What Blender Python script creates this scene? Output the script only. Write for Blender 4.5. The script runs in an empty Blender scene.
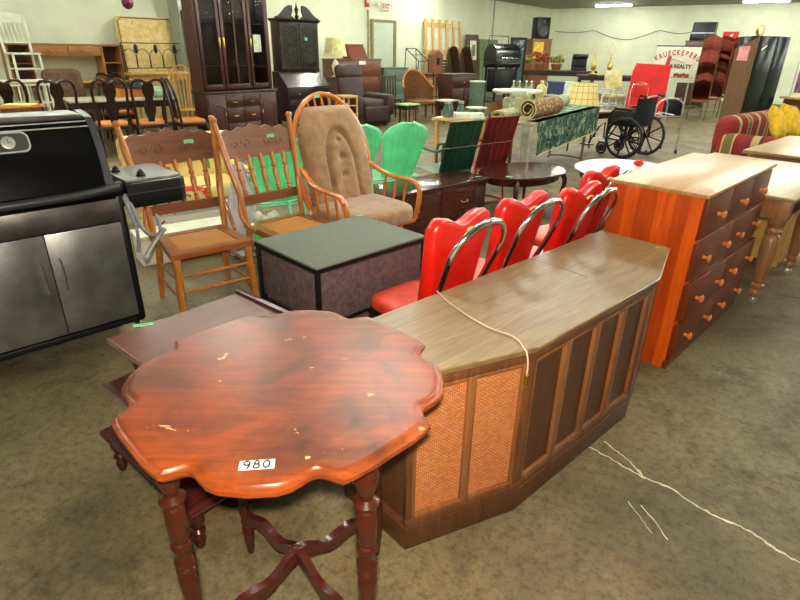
import bpy, bmesh, math, random
from mathutils import Vector, Matrix
random.seed(7)
S = bpy.context.scene
COL = S.collection
PI = math.pi
R = math.radians
FPX, PITCH, ROLL, HCAM = 547.8, 0.43213, 0.01705, 1.562

def G(px, py, z=0.0):
    """point of the horizontal plane at height z seen at a picture position"""
    a, b = px - 400, py - 300
    cr, sr = math.cos(ROLL), math.sin(ROLL)
    x = cr * a + sr * b
    y = -sr * a + cr * b
    u, v = x / FPX, -y / FPX
    d = Vector((u, math.cos(PITCH) + v * math.sin(PITCH), -math.sin(PITCH) + v * math.cos(PITCH)))
    t = (z - HCAM) / d.z
    return Vector((d.x * t, d.y * t, z))

def D(px, py, dist):
    """point at a horizontal forward distance seen at a picture position"""
    a, b = px - 400, py - 300
    cr, sr = math.cos(ROLL), math.sin(ROLL)
    x = cr * a + sr * b
    y = -sr * a + cr * b
    u, v = x / FPX, -y / FPX
    d = Vector((u, math.cos(PITCH) + v * math.sin(PITCH), -math.sin(PITCH) + v * math.cos(PITCH)))
    t = dist / d.y
    return Vector((d.x * t, d.y * t, HCAM + d.z * t))

# ------------------------------------------------------------------ mesh builder
class MB:
    def __init__(s):
        s.b = bmesh.new()
    def _add(s, verts, faces, M=None):
        vs = [s.b.verts.new((M @ Vector(v)) if M else v) for v in verts]
        out = []
        for f in faces:
            try:
                out.append(s.b.faces.new([vs[i] for i in f]))
            except ValueError:
                pass
        return vs, out
    def box(s, x0, y0, z0, x1, y1, z1, bev=0, M=None, seg=2):
        v = [(x0,y0,z0),(x1,y0,z0),(x1,y1,z0),(x0,y1,z0),(x0,y0,z1),(x1,y0,z1),(x1,y1,z1),(x0,y1,z1)]
        f = [(0,3,2,1),(4,5,6,7),(0,1,5,4),(1,2,6,5),(2,3,7,6),(3,0,4,7)]
        vs, fs = s._add(v, f, M)
        if bev:
            es = list({e for q in fs for e in q.edges})
            bmesh.ops.bevel(s.b, geom=es, offset=bev, segments=seg, profile=0.5, affect='EDGES')
        return s
    def cbox(s, c, size, bev=0, rot=None, seg=2):
        M = Matrix.Translation(c)
        if rot is not None:
            M = M @ (rot if isinstance(rot, Matrix) else Matrix.Rotation(rot, 4, 'Z'))
        a, b, d = size[0]/2, size[1]/2, size[2]/2
        return s.box(-a, -b, -d, a, b, d, bev, M, seg)
    def bar(s, p, q, w, h, bev=0, up=(0,0,1)):
        """square bar from p to q"""
        p, q = Vector(p), Vector(q)
        d = q - p
        L = d.length
        z = d.normalized()
        u = Vector(up)
        if abs(z.dot(u)) > .98:
            u = Vector((0,1,0))
        x = u.cross(z).normalized()
        y = z.cross(x)
        M = Matrix(((x.x,y.x,z.x,p.x),(x.y,y.y,z.y,p.y),(x.z,y.z,z.z,p.z),(0,0,0,1)))
        return s.box(-w/2, -h/2, 0, w/2, h/2, L, bev, M)
    def tube(s, pts, r, seg=8, closed=False, flat=1.0):
        pts = [Vector(p) for p in pts]
        n = len(pts)
        rs = r if isinstance(r, (list, tuple)) else [r]*n
        rings = []
        pn = None
        for i, p in enumerate(pts):
            if closed:
                t = pts[(i+1) % n] - pts[i-1]
            else:
                t = pts[min(i+1, n-1)] - pts[max(i-1, 0)]
            t.normalize()
            if pn is None:
                a = Vector((0,0,1)) if abs(t.z) < .9 else Vector((1,0,0))
                nx = t.cross(a).normalized()
            else:
                nx = (pn - t*pn.dot(t))
                nx = nx.normalized() if nx.length > 1e-6 else t.orthogonal().normalized()
            pn = nx
            ny = t.cross(nx)
            rings.append([s.b.verts.new(p + (nx*math.cos(2*PI*k/seg) + ny*flat*math.sin(2*PI*k/seg))*rs[i]) for k in range(seg)])
        m = n if closed else n-1
        for i in range(m):
            A, B = rings[i], rings[(i+1) % n]
            for k in range(seg):
                s.b.faces.new((A[k], A[(k+1) % seg], B[(k+1) % seg], B[k]))
        if not closed:
            s.b.faces.new(rings[0][::-1])
            s.b.faces.new(rings[-1])
        return s
    def lathe(s, prof, seg=20, c=(0,0,0), M=None, sx=1, sy=1):
        """profile [(r, z)...] spun round Z"""
        T = Matrix.Translation(c)
        if M is not None:
            T = T @ M
        rings = []
        for (r, z) in prof:
            if r < 1e-5:
                rings.append([s.b.verts.new(T @ Vector((0,0,z)))])
            else:
                rings.append([s.b.verts.new(T @ Vector((r*sx*math.cos(2*PI*k/seg), r*sy*math.sin(2*PI*k/seg), z))) for k in range(seg)])
        for A, B in zip(rings, rings[1:]):
            if len(A) == 1 and len(B) == 1:
                continue
            for k in range(seg):
                k2 = (k+1) % seg
                if len(A) == 1:
                    s.b.faces.new((A[0], B[k2], B[k]))
                elif len(B) == 1:
                    s.b.faces.new((A[k], A[k2], B[0]))
                else:
                    s.b.faces.new((A[k], A[k2], B[k2], B[k]))
        if len(rings[0]) > 1:
            s.b.faces.new(rings[0][::-1])
        if len(rings[-1]) > 1:
            s.b.faces.new(rings[-1])
        return s
    def turned(s, p, q, prof, seg=14):
        """turned spindle from p to q, profile of (r, fraction)"""
        p, q = Vector(p), Vector(q)
        d = q - p
        M = d.to_track_quat('Z', 'Y').to_matrix().to_4x4()
        return s.lathe([(r, f*d.length) for r, f in prof], seg, p, M)
    def rings(s, loops, cap=True):
        """skin successive closed loops of points"""
        rr = [[s.b.verts.new(p) for p in L] for L in loops]
        n = len(rr[0])
        for A, B in zip(rr, rr[1:]):
            for k in range(n):
                s.b.faces.new((A[k], A[(k+1) % n], B[(k+1) % n], B[k]))
        if cap:
            s.b.faces.new(rr[0][::-1])
            s.b.faces.new(rr[-1])
        return s
    def prism(s, poly, z0, z1, M=None, bev=0):
        n = len(poly)
        v = [(x,y,z0) for x,y in poly] + [(x,y,z1) for x,y in poly]
        f = [tuple(range(n))[::-1], tuple(range(n, 2*n))] + [(i, (i+1) % n, n+(i+1) % n, n+i) for i in range(n)]
        vs, fs = s._add(v, f, M)
        if bev:
            es = list({e for q in fs[:2] for e in q.edges})
            bmesh.ops.bevel(s.b, geom=es, offset=bev, segments=2, profile=0.5, affect='EDGES')
        return s
    def ball(s, c, r, seg=14, M=None, e=1.0):
        """(super)ellipsoid"""
        if not isinstance(r, (tuple, list)):
            r = (r, r, r)
        def sp(v):
            return math.copysign(abs(v)**e, v)
        T = Matrix.Translation(c)
        if M is not None:
            T = T @ M
        nv = max(6, seg//2*2//2+2)
        top = s.b.verts.new(T @ Vector((0,0,r[2])))
        bot = s.b.verts.new(T @ Vector((0,0,-r[2])))
        rr = []
        for i in range(1, nv):
            ph = PI/2 - PI*i/nv
            cz, sz = sp(math.cos(ph)), sp(math.sin(ph))
            rr.append([s.b.verts.new(T @ Vector((r[0]*cz*sp(math.cos(2*PI*k/seg)), r[1]*cz*sp(math.sin(2*PI*k/seg)), r[2]*sz))) for k in range(seg)])
        for k in range(seg):
            s.b.faces.new((top, rr[0][k], rr[0][(k+1) % seg]))
            s.b.faces.new((bot, rr[-1][(k+1) % seg], rr[-1][k]))
        for A, B in zip(rr, rr[1:]):
            for k in range(seg):
                s.b.faces.new((A[k], B[k], B[(k+1) % seg], A[(k+1) % seg]))
        return s
    def sheet(s, fn, nu, nv, th=0):
        """grid surface fn(u,v) -> point, thickened along normals"""
        g = [[s.b.verts.new(fn(i/nu, j/nv)) for j in range(nv+1)] for i in range(nu+1)]
        fs = [s.b.faces.new((g[i][j], g[i+1][j], g[i+1][j+1], g[i][j+1])) for i in range(nu) for j in range(nv)]
        if th:
            bmesh.ops.solidify(s.b, geom=fs, thickness=th)
        return s
    def xf(s, M):
        bmesh.ops.transform(s.b, matrix=M, verts=s.b.verts[:])
        return s
    def done(s, name, m, parent=None, loc=None, rotz=0, sharp=38, kind=None, label=None, sub=0):
        bmesh.ops.recalc_face_normals(s.b, faces=s.b.faces[:])
        me = bpy.data.meshes.new(name)
        s.b.to_mesh(me)
        s.b.free()
        me.polygons.foreach_set('use_smooth', [True]*len(me.polygons))
        me.set_sharp_from_angle(angle=R(sharp))
        me.materials.append(m)
        o = bpy.data.objects.new(name, me)
        COL.objects.link(o)
        if parent:
            o.parent = parent
        if loc is not None:
            o.location = loc
        o.rotation_euler.z = rotz
        if sub:
            md = o.modifiers.new('smooth', 'SUBSURF')
            md.levels = md.render_levels = sub
        if kind:
            o['kind'] = kind
        if label:
            o['label'] = label
        return o

def thing(name, label, cat, loc=(0,0,0), rotz=0, group=None):
    o = bpy.data.objects.new(name, None)
    COL.objects.link(o)
    o.empty_display_size = .1
    o.location = loc
    o.rotation_euler.z = rotz
    return tag(o, label, cat, group)
def tag(o, label, cat, group=None):
    o['label'] = label
    o['category'] = cat
    if group:
        o['group'] = group
    return o
def copy_tree(o, parent=None):
    c = o.copy()
    COL.objects.link(c)
    if parent:
        c.parent = parent
    for ch in list(o.children):
        copy_tree(ch, c)
    return c
def dup(o, loc, rotz, label, group=None):
    c = copy_tree(o)
    c.location = loc
    c.rotation_euler.z = rotz
    c['label'] = label
    if group:
        c['group'] = group
    return c

# ------------------------------------------------------------------ materials
def lin(c):
    return tuple(((v/255)/12.92 if v/255 <= .04045 else ((v/255+.055)/1.055)**2.4) for v in c) + (1,)
def nodes(name):
    m = bpy.data.materials.new(name)
    m.use_nodes = True
    nt = m.node_tree
    return m, nt, nt.nodes['Principled BSDF']
def setp(b, rough, metal=0, spec=.5, coat=0, sheen=0):
    b.inputs['Roughness'].default_value = rough
    b.inputs['Metallic'].default_value = metal
    b.inputs['Specular IOR Level'].default_value = spec
    b.inputs['Coat Weight'].default_value = coat
    b.inputs['Coat Roughness'].default_value = .12
    if sheen:
        b.inputs['Sheen Weight'].default_value = sheen
def mapping(nt, scale, rot=(0,0,0)):
    tc = nt.nodes.new('ShaderNodeTexCoord')
    mp = nt.nodes.new('ShaderNodeMapping')
    mp.inputs['Scale'].default_value = scale
    mp.inputs['Rotation'].default_value = rot
    nt.links.new(tc.outputs['Object'], mp.inputs['Vector'])
    return mp
def noise(nt, mp, scale, detail=4, rough=.6, dist=0):
    n = nt.nodes.new('ShaderNodeTexNoise')
    n.inputs['Scale'].default_value = scale
    n.inputs['Detail'].default_value = detail
    n.inputs['Roughness'].default_value = rough
    n.inputs['Distortion'].default_value = dist
    nt.links.new(mp.outputs['Vector'], n.inputs['Vector'])
    return n
def ramp(nt, src, stops):
    r = nt.nodes.new('ShaderNodeValToRGB')
    e = r.color_ramp.elements
    while len(e) < len(stops):
        e.new(.5)
    for el, (p, c) in zip(e, stops):
        el.position = p
        el.color = c
    nt.links.new(src, r.inputs['Fac'])
    return r
def bump(nt, src, b, strength, dist=.01):
    n = nt.nodes.new('ShaderNodeBump')
    n.inputs['Strength'].default_value = strength
    n.inputs['Distance'].default_value = dist
    nt.links.new(src, n.inputs['Height'])
    nt.links.new(n.outputs['Normal'], b.inputs['Normal'])
def mix(nt, fac, a, b, mode='MIX'):
    n = nt.nodes.new('ShaderNodeMix')
    n.data_type = 'RGBA'
    n.blend_type = mode
    for sock, v in ((n.inputs[0], fac), (n.inputs[6], a), (n.inputs[7], b)):
        if hasattr(v, 'is_linked') or hasattr(v, 'node'):
            nt.links.new(v, sock)
        else:
            sock.default_value = v
    return n.outputs[2]
def wood(name, dark, light, axis='x', rough=.35, spec=.5, coat=0, grain=1.0, blotch=None, scale=1.0):
    m, nt, b = nodes(name)
    sc = {'x': (1.2,14,14), 'y': (14,1.2,14), 'z': (14,14,1.2)}[axis]
    mp = mapping(nt, tuple(v*scale for v in sc))
    n = noise(nt, mp, 3.0, 6, .65, 1.2)
    r = ramp(nt, n.outputs['Fac'], [(.28, lin(dark)), (.5, lin([(p*.45+q*.55) for p, q in zip(dark, light)])), (.72, lin(light))])
    out = r.outputs['Color']
    if blotch:
        mp2 = mapping(nt, (1,1,1))
        n2 = noise(nt, mp2, blotch[1], 5, .6, .4)
        r2 = ramp(nt, n2.outputs['Fac'], [(blotch[2] if len(blotch) > 2 else .45, (0,0,0,1)), (.7, (1,1,1,1))])
        out = mix(nt, r2.outputs['Color'], out, lin(blotch[0]))
    nt.links.new(out, b.inputs['Base Color'])
    setp(b, rough, 0, spec, coat)
    bump(nt, n.outputs['Fac'], b, .12*grain, .004)
    return m
def plain(name, col, rough=.5, metal=0, spec=.5, var=.12, vscale=8, bmp=0, coat=0, bscale=60, col2=None, sheen=0):
    m, nt, b = nodes(name)
    mp = mapping(nt, (1,1,1))
    n = noise(nt, mp, vscale, 4, .6)
    c2 = col2 or [min(255, v*(1+var)) for v in col]
    c1 = [v*(1-var) for v in col] if not col2 else col
    r = ramp(nt, n.outputs['Fac'], [(.35, lin(c1)), (.65, lin(c2))])
    nt.links.new(r.outputs['Color'], b.inputs['Base Color'])
    setp(b, rough, metal, spec, coat, sheen)
    if bmp:
        n2 = noise(nt, mp, bscale, 3, .6)
        bump(nt, n2.outputs['Fac'], b, bmp, .006)
    return m
def stripes(name, cols, axis, width, rough=.85, bmp=.2):
    """repeating woven stripes of the given colours"""
    m, nt, b = nodes(name)
    tc = nt.nodes.new('ShaderNodeTexCoord')
    sp = nt.nodes.new('ShaderNodeSeparateXYZ')
    nt.links.new(tc.outputs['Object'], sp.inputs[0])
    d = nt.nodes.new('ShaderNodeMath'); d.operation = 'DIVIDE'
    nt.links.new(sp.outputs[axis], d.inputs[0]); d.inputs[1].default_value = width
    fr = nt.nodes.new('ShaderNodeMath'); fr.operation = 'FRACT'
    nt.links.new(d.outputs[0], fr.inputs[0])
    n = len(cols)
    st = []
    pos = 0
    for w, c in cols:
        st.append((pos, lin(c)))
        pos += w
    r = ramp(nt, fr.outputs[0], st)
    r.color_ramp.interpolation = 'CONSTANT'
    nt.links.new(r.outputs['Color'], b.inputs['Base Color'])
    setp(b, rough, 0, .2)
    mp = mapping(nt, (1,1,1))
    nn = noise(nt, mp, 150, 2)
    bump(nt, nn.outputs['Fac'], b, bmp, .004)
    return m
def floral(name, ground, spots, scale=9, rough=.8):
    """printed cloth: coloured blotches on a ground colour"""
    m, nt, b = nodes(name)
    mp = mapping(nt, (1,1,1))
    out = lin(ground)
    for k, (c, th) in enumerate(spots):
        v = noise(nt, mapping(nt, (1,1,1), (k*1.3, k*.7, k*.9)), scale*(1+.23*k), 3, .55, .6)
        r = ramp(nt, v.outputs['Fac'], [(th, (0,0,0,1)), (th+.03, (1,1,1,1))])
        out = mix(nt, r.outputs['Color'], out, lin(c))
    nt.links.new(out, b.inputs['Base Color'])
    setp(b, rough, 0, .25)
    return m
M = {}
M['table_top'] = wood('mahogany table top', (90,36,9), (136,62,18), 'x', .34, .32, .0, .4, ((54,27,13), 4.2, .47), .6)
M['table_leg'] = wood('mahogany turned leg', (44,16,8), (66,25,12), 'z', .22, .5, .2, .15)
M['end_table'] = wood('dull mahogany', (72,36,24), (112,64,46), 'x', .42, .5, .1, .5)
M['end_dark'] = wood('dark red mahogany', (40,14,10), (78,28,20), 'x', .28, .5, .2, .5)
M['console'] = wood('walnut console', (70,40,22), (110,66,36), 'z', .42, .45, 0, .8)
M['console_top'] = wood('walnut console top', (98,76,48), (142,116,76), 'x', .40, .5, 0, .5, ((112,72,44), 2.6, .58))
M['console_dark'] = wood('dark walnut panel', (58,34,19), (90,54,30), 'z', .4, .45, 0, .8)
M['console_trim'] = wood('light walnut moulding', (98,58,30), (138,88,48), 'z', .38, .5, .1, .6)
M['brass'] = plain('aged brass', (170,130,60), .35, 1)
M['black_metal'] = plain('black painted metal', (12,12,13), .4, 0, .35, .1)
M['black_gloss'] = plain('black enamel', (6,6,8), .2, 0, .4, .15)
M['steel'] = plain('brushed stainless', (150,150,146), .34, .9, .5, .12, 5)
M['steel_dark'] = plain('dark stainless', (104,100,96), .38, .9, .5, .2, 5)
M['chrome'] = plain('chrome', (228,228,228), .16, 1, .5, .04)
M['alu'] = plain('grey aluminium', (190,192,185), .35, .7)
M['shelf_grey'] = plain('grey stove enamel', (112,112,104), .45)
M['hose'] = plain('grey braided hose', (120,118,124), .5)
M['grey_plastic'] = plain('grey plastic', (48,50,50), .42, 0, .5, .1)
M['oak'] = wood('golden oak', (134,76,26), (198,126,54), 'z', .3, .55, .3, .6)
M['oak_crest'] = wood('pressed oak crest', (86,46,20), (126,72,36), 'x', .35, .5, .2, 1.2)
M['oak_dark'] = wood('oak seat frame', (110,58,22), (158,92,40), 'x', .32, .5, .3, .6)
M['rocker'] = wood('orange oak', (152,80,22), (210,126,52), 'z', .26, .55, .4, .4)
M['tan_velour'] = plain('tan velour', (146,112,80), .9, 0, .2, .1, 14, .25, 0, 90, None, .4)
M['mint'] = plain('mint green enamel', (136,232,180), .4, 0, .5, .06, 5)
M['pale_mint'] = plain('faded pale green enamel', (150,180,150), .45, 0, .5, .08, 5)
M['dark_green'] = plain('dark green enamel', (22,66,44), .4, 0, .5, .15, 6)
M['barn_red'] = plain('dull red enamel', (112,28,26), .45, 0, .5, .15, 6)
M['vinyl_red'] = plain('red vinyl', (206,26,16), .3, 0, .5, .04, 24, .12, .15, 50)
M['vinyl_seat'] = plain('faded red vinyl', (196,62,40), .4, 0, .5, .1, 14)
M['vinyl_tag'] = plain('cream vinyl piping', (222,196,120), .4)
M['pine'] = wood('orange pine', (178,62,8), (224,98,18), 'z', .3, .55, .25, .5, None, .55)
M['pine_mid'] = wood('orange pine darker board', (152,50,6), (200,78,14), 'z', .3, .55, .25, .5, None, .55)
M['pine_top'] = wood('pale pine top', (150,106,54), (190,146,86), 'x', .38, .4, .05, .5, None, .5)
M['pine_drawer'] = wood('red brown drawer front', (84,34,12), (122,56,22), 'x', .42, .2, 0, .5)
M['pine_knob'] = wood('pine knob', (196,104,44), (228,140,70), 'z', .3, .5, .3, .3)
M['maple'] = wood('maple table', (128,84,50), (174,124,78), 'z', .38, .5, .15, .6)
M['maple_top'] = wood('maple table top', (134,106,64), (170,142,92), 'x', .34, .4, .0, .4)
M['cherry'] = wood('dark cherry', (48,18,12), (82,34,22), 'x', .2, .5, .15, .4)
M['darkwood'] = wood('very dark mahogany', (40,18,12), (72,34,22), 'z', .34, .35, .0, .5)
M['darkwood2'] = wood('dark brown oak', (50,30,20), (86,54,34), 'z', .4, .5, .1, .6)
M['midwood'] = wood('brown wood', (96,54,28), (142,88,48), 'x', .4, .5, .1, .6)
M['lightwood'] = wood('yellow light wood', (176,130,60), (214,172,96), 'z', .4, .5, .1, .4)
M['white_paint'] = plain('white paint', (222,224,200), .5, 0, .5, .04)
M['dark_chair'] = wood('dark dining chair wood', (26,12,9), (50,24,16), 'z', .3, .4, .05, .4)
M['honey'] = wood('honey brown wood', (120,74,32), (172,116,58), 'x', .42, .5, 0, .5)
M['felt'] = plain('grey fabric top', (104,109,96), .8, 0, .25, .07, 120, .3, 0, 300)
M['purple_fabric'] = plain('purple brown fabric', (82,64,62), .8, 0, .3, .16, 40, .3, 0, 200)
M['rubber'] = plain('black rubber', (14,14,14), .7)
M['black_vinyl'] = plain('black vinyl', (18,18,20), .45)
M['marble'] = plain('white marble', (214,212,198), .2, 0, .5, .1, 5, 0, .3)
M['brown_leather'] = plain('brown recliner leather', (54,35,30), .5, 0, .3, .2, 7, .2, 0, 20)
M['label_green'] = plain('green tag', (130,200,140), .6, 0, .3, .06)
M['label_lime'] = plain('lime tag', (120,210,60), .6, 0, .3, .06)
M['paper'] = plain('white paper', (226,228,212), .6, 0, .3, .04)
M['ink'] = plain('dark ink', (24,28,40), .8, 0, .2)
M['tag_paper'] = plain('lot tag paper', (188,190,178), .8, 0, .2, .03)
M['cord'] = plain('pale cord', (190,164,138), .6)
M['plastic_white'] = plain('white plastic', (218,220,205), .4)
M['yellow_cloth'] = plain('yellow cloth', (206,166,40), .85, 0, .2, .1, 10, .2)
M['glass_dark'] = plain('dark cabinet glass', (38,34,30), .08, 0, .6, .2)
M['gold'] = plain('brass pull', (210,180,90), .3, 1)
M['wall_grey'] = plain('light grey green board', (168,176,150), .6)

def cane(name, c1, c2, sc):
    m, nt, b = nodes(name)
    mp = mapping(nt, (sc, sc, sc))
    ck = nt.nodes.new('ShaderNodeTexVoronoi')
    ck.inputs['Scale'].default_value = 1
    ck.inputs['Randomness'].default_value = .25
    nt.links.new(mp.outputs['Vector'], ck.inputs['Vector'])
    r = ramp(nt, ck.outputs['Distance'], [(.25, lin(c1)), (.6, lin(c2))])
    nt.links.new(r.outputs['Color'], b.inputs['Base Color'])
    setp(b, .6, 0, .4)
    bump(nt, ck.outputs['Distance'], b, .5, .003)
    return m
M['cane'] = cane('woven cane', (196,132,58), (150,92,34), 130)

def grille_cloth():
    m, nt, b = nodes('woven speaker cloth')
    tc = nt.nodes.new('ShaderNodeTexCoord')
    mp = nt.nodes.new('ShaderNodeMapping')
    mp.inputs['Scale'].default_value = (1,1,1)
    nt.links.new(tc.outputs['Object'], mp.inputs['Vector'])
    br = nt.nodes.new('ShaderNodeTexBrick')
    br.inputs['Scale'].default_value = 60
    br.inputs['Color1'].default_value = lin((200,130,78))
    br.inputs['Color2'].default_value = lin((176,106,60))
    br.inputs['Mortar'].default_value = lin((126,68,36))
    br.inputs['Mortar Size'].default_value = .07
    br.inputs['Brick Width'].default_value = .9
    br.inputs['Row Height'].default_value = .42
    sw = nt.nodes.new('ShaderNodeSeparateXYZ'); cb = nt.nodes.new('ShaderNodeCombineXYZ')
    nt.links.new(mp.outputs['Vector'], sw.inputs[0])
    nt.links.new(sw.outputs['X'], cb.inputs['X']); nt.links.new(sw.outputs['Z'], cb.inputs['Y'])
    nt.links.new(cb.outputs[0], br.inputs['Vector'])
    nt.links.new(br.outputs['Color'], b.inputs['Base Color'])
    setp(b, .75, 0, .25)
    bump(nt, br.outputs['Fac'], b, -.5, .003)
    return m
M['grille_cloth'] = grille_cloth()

def concrete():
    m, nt, b = nodes('stained concrete floor')
    mp = mapping(nt, (1,1,1))
    n1 = noise(nt, mp, 1.1, 8, .68, .4)
    base = ramp(nt, n1.outputs['Fac'], [(.3, lin((76,67,46))), (.5, lin((107,94,67))), (.68, lin((132,116,85)))])
    n2 = noise(nt, mapping(nt, (1,1,1), (0,0,1.1)), 3.1, 9, .75, .3)
    r2 = ramp(nt, n2.outputs['Fac'], [(.5, (0,0,0,1)), (.66, (.75,.75,.75,1))])
    c = mix(nt, r2.outputs['Color'], base.outputs['Color'], lin((64,56,40)))
    n3 = noise(nt, mapping(nt, (1,1,1), (0,0,2.3)), 1.7, 7, .7, .5)
    r3 = ramp(nt, n3.outputs['Fac'], [(.56, (0,0,0,1)), (.72, (.7,.7,.7,1))])
    c = mix(nt, r3.outputs['Color'], c, lin((118,84,48)))
    n4 = noise(nt, mapping(nt, (1,1,1), (0,0,.4)), 30, 8, .85)
    r4 = ramp(nt, n4.outputs['Fac'], [(.36, (.42,.40,.37,1)), (.5, (1,1,1,1)), (.66, (1.25,1.22,1.15,1))])
    c = mix(nt, 1.0, c, r4.outputs['Color'], 'MULTIPLY')
    nt.links.new(c, b.inputs['Base Color'])
    rr = ramp(nt, n2.outputs['Fac'], [(.3, (.42,.42,.42,1)), (.7, (.7,.7,.7,1))])
    nt.links.new(rr.outputs['Color'], b.inputs['Roughness'])
    b.inputs['Specular IOR Level'].default_value = .25
    bump(nt, n4.outputs['Fac'], b, .12, .004)
    return m
M['floor'] = concrete()
M['wall'] = plain('pale green white wall paint', (222,225,196), .6, 0, .35, .03, 1.5)
M['ceiling'] = plain('grey ceiling', (150,152,140), .8, 0, .2, .05, 2)
M['pillar'] = plain('grey green pillar', (150,158,146), .5, 0, .4, .06, 3)

# ------------------------------------------------------------------ room
CORN = Vector((5.9, 25.0)); BEND = Vector((1.0, 18.6))
WL_END = Vector((1.0 - .695*24, 18.6 - .719*24))      # left wall runs on past the camera's side
WR_END = Vector((5.9 + .8*24, 25.0 - .6*24))
CEIL = 3.06
def wall(name, p, q, z0=0, z1=CEIL, th=.15, holes=()):
    d = (q - p).normalized(); L = (q - p).length
    ang = math.atan2(d.y, d.x)
    m = MB()
    xs = sorted({0, L} | {a for h in holes for a in h[:2]})
    for a, b in zip(xs, xs[1:]):
        hh = [h for h in holes if h[0] <= a and h[1] >= b]
        if hh:
            m.box(a, 0, hh[0][3], b, th, z1)
            if hh[0][2] > z0 + .01:
                m.box(a, 0, z0, b, th, hh[0][2])
        else:
            m.box(a, 0, z0, b, th, z1)
    return m.done(name, M['wall'], None, (p.x, p.y, 0), ang, kind='structure')
BL = Vector((WR_END.x - .6*30, WR_END.y - .8*30))
fl = MB().prism([tuple(WL_END), (WL_END.x+9.5, WL_END.y-9), tuple(BL), tuple(WR_END), tuple(CORN), tuple(BEND)], -.1, 0).done('floor', M['floor'], kind='structure')
MB().prism([tuple(WL_END), (WL_END.x+9.5, WL_END.y-9), tuple(BL), tuple(WR_END), tuple(CORN), tuple(BEND)], CEIL, CEIL+.1).done('ceiling', M['ceiling'], kind='structure')
wall('wall_left', WL_END, BEND)
wall('wall_back', BEND, CORN)
wall('wall_right', CORN, WR_END)
# side of the shop behind the photographer: front wall with big shop windows
FW = Vector((WL_END.x+9.5, WL_END.y-9))
Lf = (BL - FW).length
holes = [(a, a+3.2, .7, 2.7) for a in (1.2, 5.4, 9.6, 13.8) if a+3.2 < Lf]
wall('wall_front', BL, FW, holes=holes)
wall('wall_near', FW, WL_END)
wall('wall_far', WR_END, BL)

# crack lines in the concrete
def crack(name, pts, w):
    P = [G(x, y, 0) for x, y in pts]
    fine = []
    for a, b in zip(P, P[1:]):
        n = 6
        for k in range(n):
            t = k/n
            j = Vector((random.uniform(-1,1), random.uniform(-1,1), 0))*.004
            fine.append(a.lerp(b, t) + j)
    fine.append(P[-1])
    m = MB()
    prev = None
    for i, p in enumerate(fine):
        t = (fine[min(i+1, len(fine)-1)] - fine[max(i-1, 0)]).normalized()
        nn = Vector((-t.y, t.x, 0))*w*(.5+random.random()*.8)*.5
        cur = (m.b.verts.new(p - nn + Vector((0,0,.0012))), m.b.verts.new(p + nn + Vector((0,0,.0012))))
        if prev:
            m.b.faces.new((prev[0], cur[0], cur[1], prev[1]))
        prev = cur
    return m.done(name, M['crack'], kind='structure')
M['crack'] = plain('pale crack filler', (206,196,166), .8, 0, .2)
crack('floor_crack', [(604,441),(618,452),(632,464),(645,478),(672,489),(696,506),(716,517),(738,525),(760,538),(780,552),(802,565)], .009)
crack('floor_crack', [(588,447),(606,456),(622,466),(646,479)], .006)
crack('floor_scratch', [(641,505),(656,523),(668,540)], .004)
crack('floor_scratch', [(628,502),(640,518),(652,533)], .0025)

def scuffs(m, col, scale, th):
    """small flakes of worn finish mixed over the wood colour"""
    nt = m.node_tree
    b = nt.nodes['Principled BSDF']
    src = b.inputs['Base Color'].links[0].from_socket
    n = noise(nt, mapping(nt, (1,1.9,1), (0,0,.6)), scale, 3, .7, .8)
    r = ramp(nt, n.outputs['Fac'], [(th, (0,0,0,1)), (th+.02, (1,1,1,1))])
    nt.links.new(mix(nt, r.outputs['Color'], src, lin(col)), b.inputs['Base Color'])
scuffs(M['table_top'], (206,150,84), 11, .69)
# ================================================================== scalloped parlour table
def scallop(scale=1.0, inset=0.0, n=9):
    key = [(0,.440),(8,.438),(12,.431),(15.5,.416),(18,.405),(20.5,.403),(23,.412),(25.2,.430),(27,.444),(31,.441),(37,.436),(45,.431)]
    def r(a):
        for (a0, r0), (a1, r1) in zip(key, key[1:]):
            if a <= a1:
                return r0 + (r1-r0)*(a-a0)/(a1-a0)
        return key[-1][1]
    angs = []
    for q in range(4):
        for a, _ in key:
            angs.append(q*90 + a)
        for a, _ in key[-2:0:-1]:
            angs.append(q*90 + 90 - a)
    out = []
    for t in angs:
        a = t % 90
        a = min(a, 90-a)
        rr = (r(a) - inset)*scale
        out.append((rr*math.cos(R(t)), rr*math.sin(R(t))))
    return out
TZ = .82
t = thing('parlour_table', 'scalloped mahogany accent table with turned legs, closest to the camera', 'table', (-.278, 1.152, 0))
loops = []
for z, ins in [(-.034,.03),(-.03,.012),(-.024,.006),(-.019,.003),(-.0185,0),(-.009,0),(-.0085,.008),(-.005,.015),(-.002,.018),(-.0003,.024),(0,.03),(0,.06)]:
    loops.append([(x, y, TZ+z) for x, y in scallop(.885, ins)])
MB().rings(loops).done('tabletop', M['table_top'], t, sharp=30)
MB().prism(scallop(.72, .03), TZ-.075, TZ-.033).done('apron', M['end_dark'], t)
LEGP = [(0,0),(.011,0),(.016,.03),(.02,.09),(.023,.15),(.015,.175),(.022,.18),(.022,.19),(.017,.2),(.024,.225),(.024,.28),(.017,.3),(.0235,.305),(.0235,.315),(.018,.325),(.021,.40),(.026,.50),(.027,.535),(.02,.55),(.0275,.556),(.0275,.572),(.021,.58),(.029,.59),(.029,.606),(.023,.617),(.02,.635),(.024,.65),(.029,.66),(.029,.672),(.022,.684),(.027,.70),(.029,.76),(.026,.812),(.017,.825),(.033,.834),(.034,.844),(.018,.857),(.021,.875),(.031,.915),(.033,.94),(.026,.968),(.022,.98),(.03,.985),(.03,1)]
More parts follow.
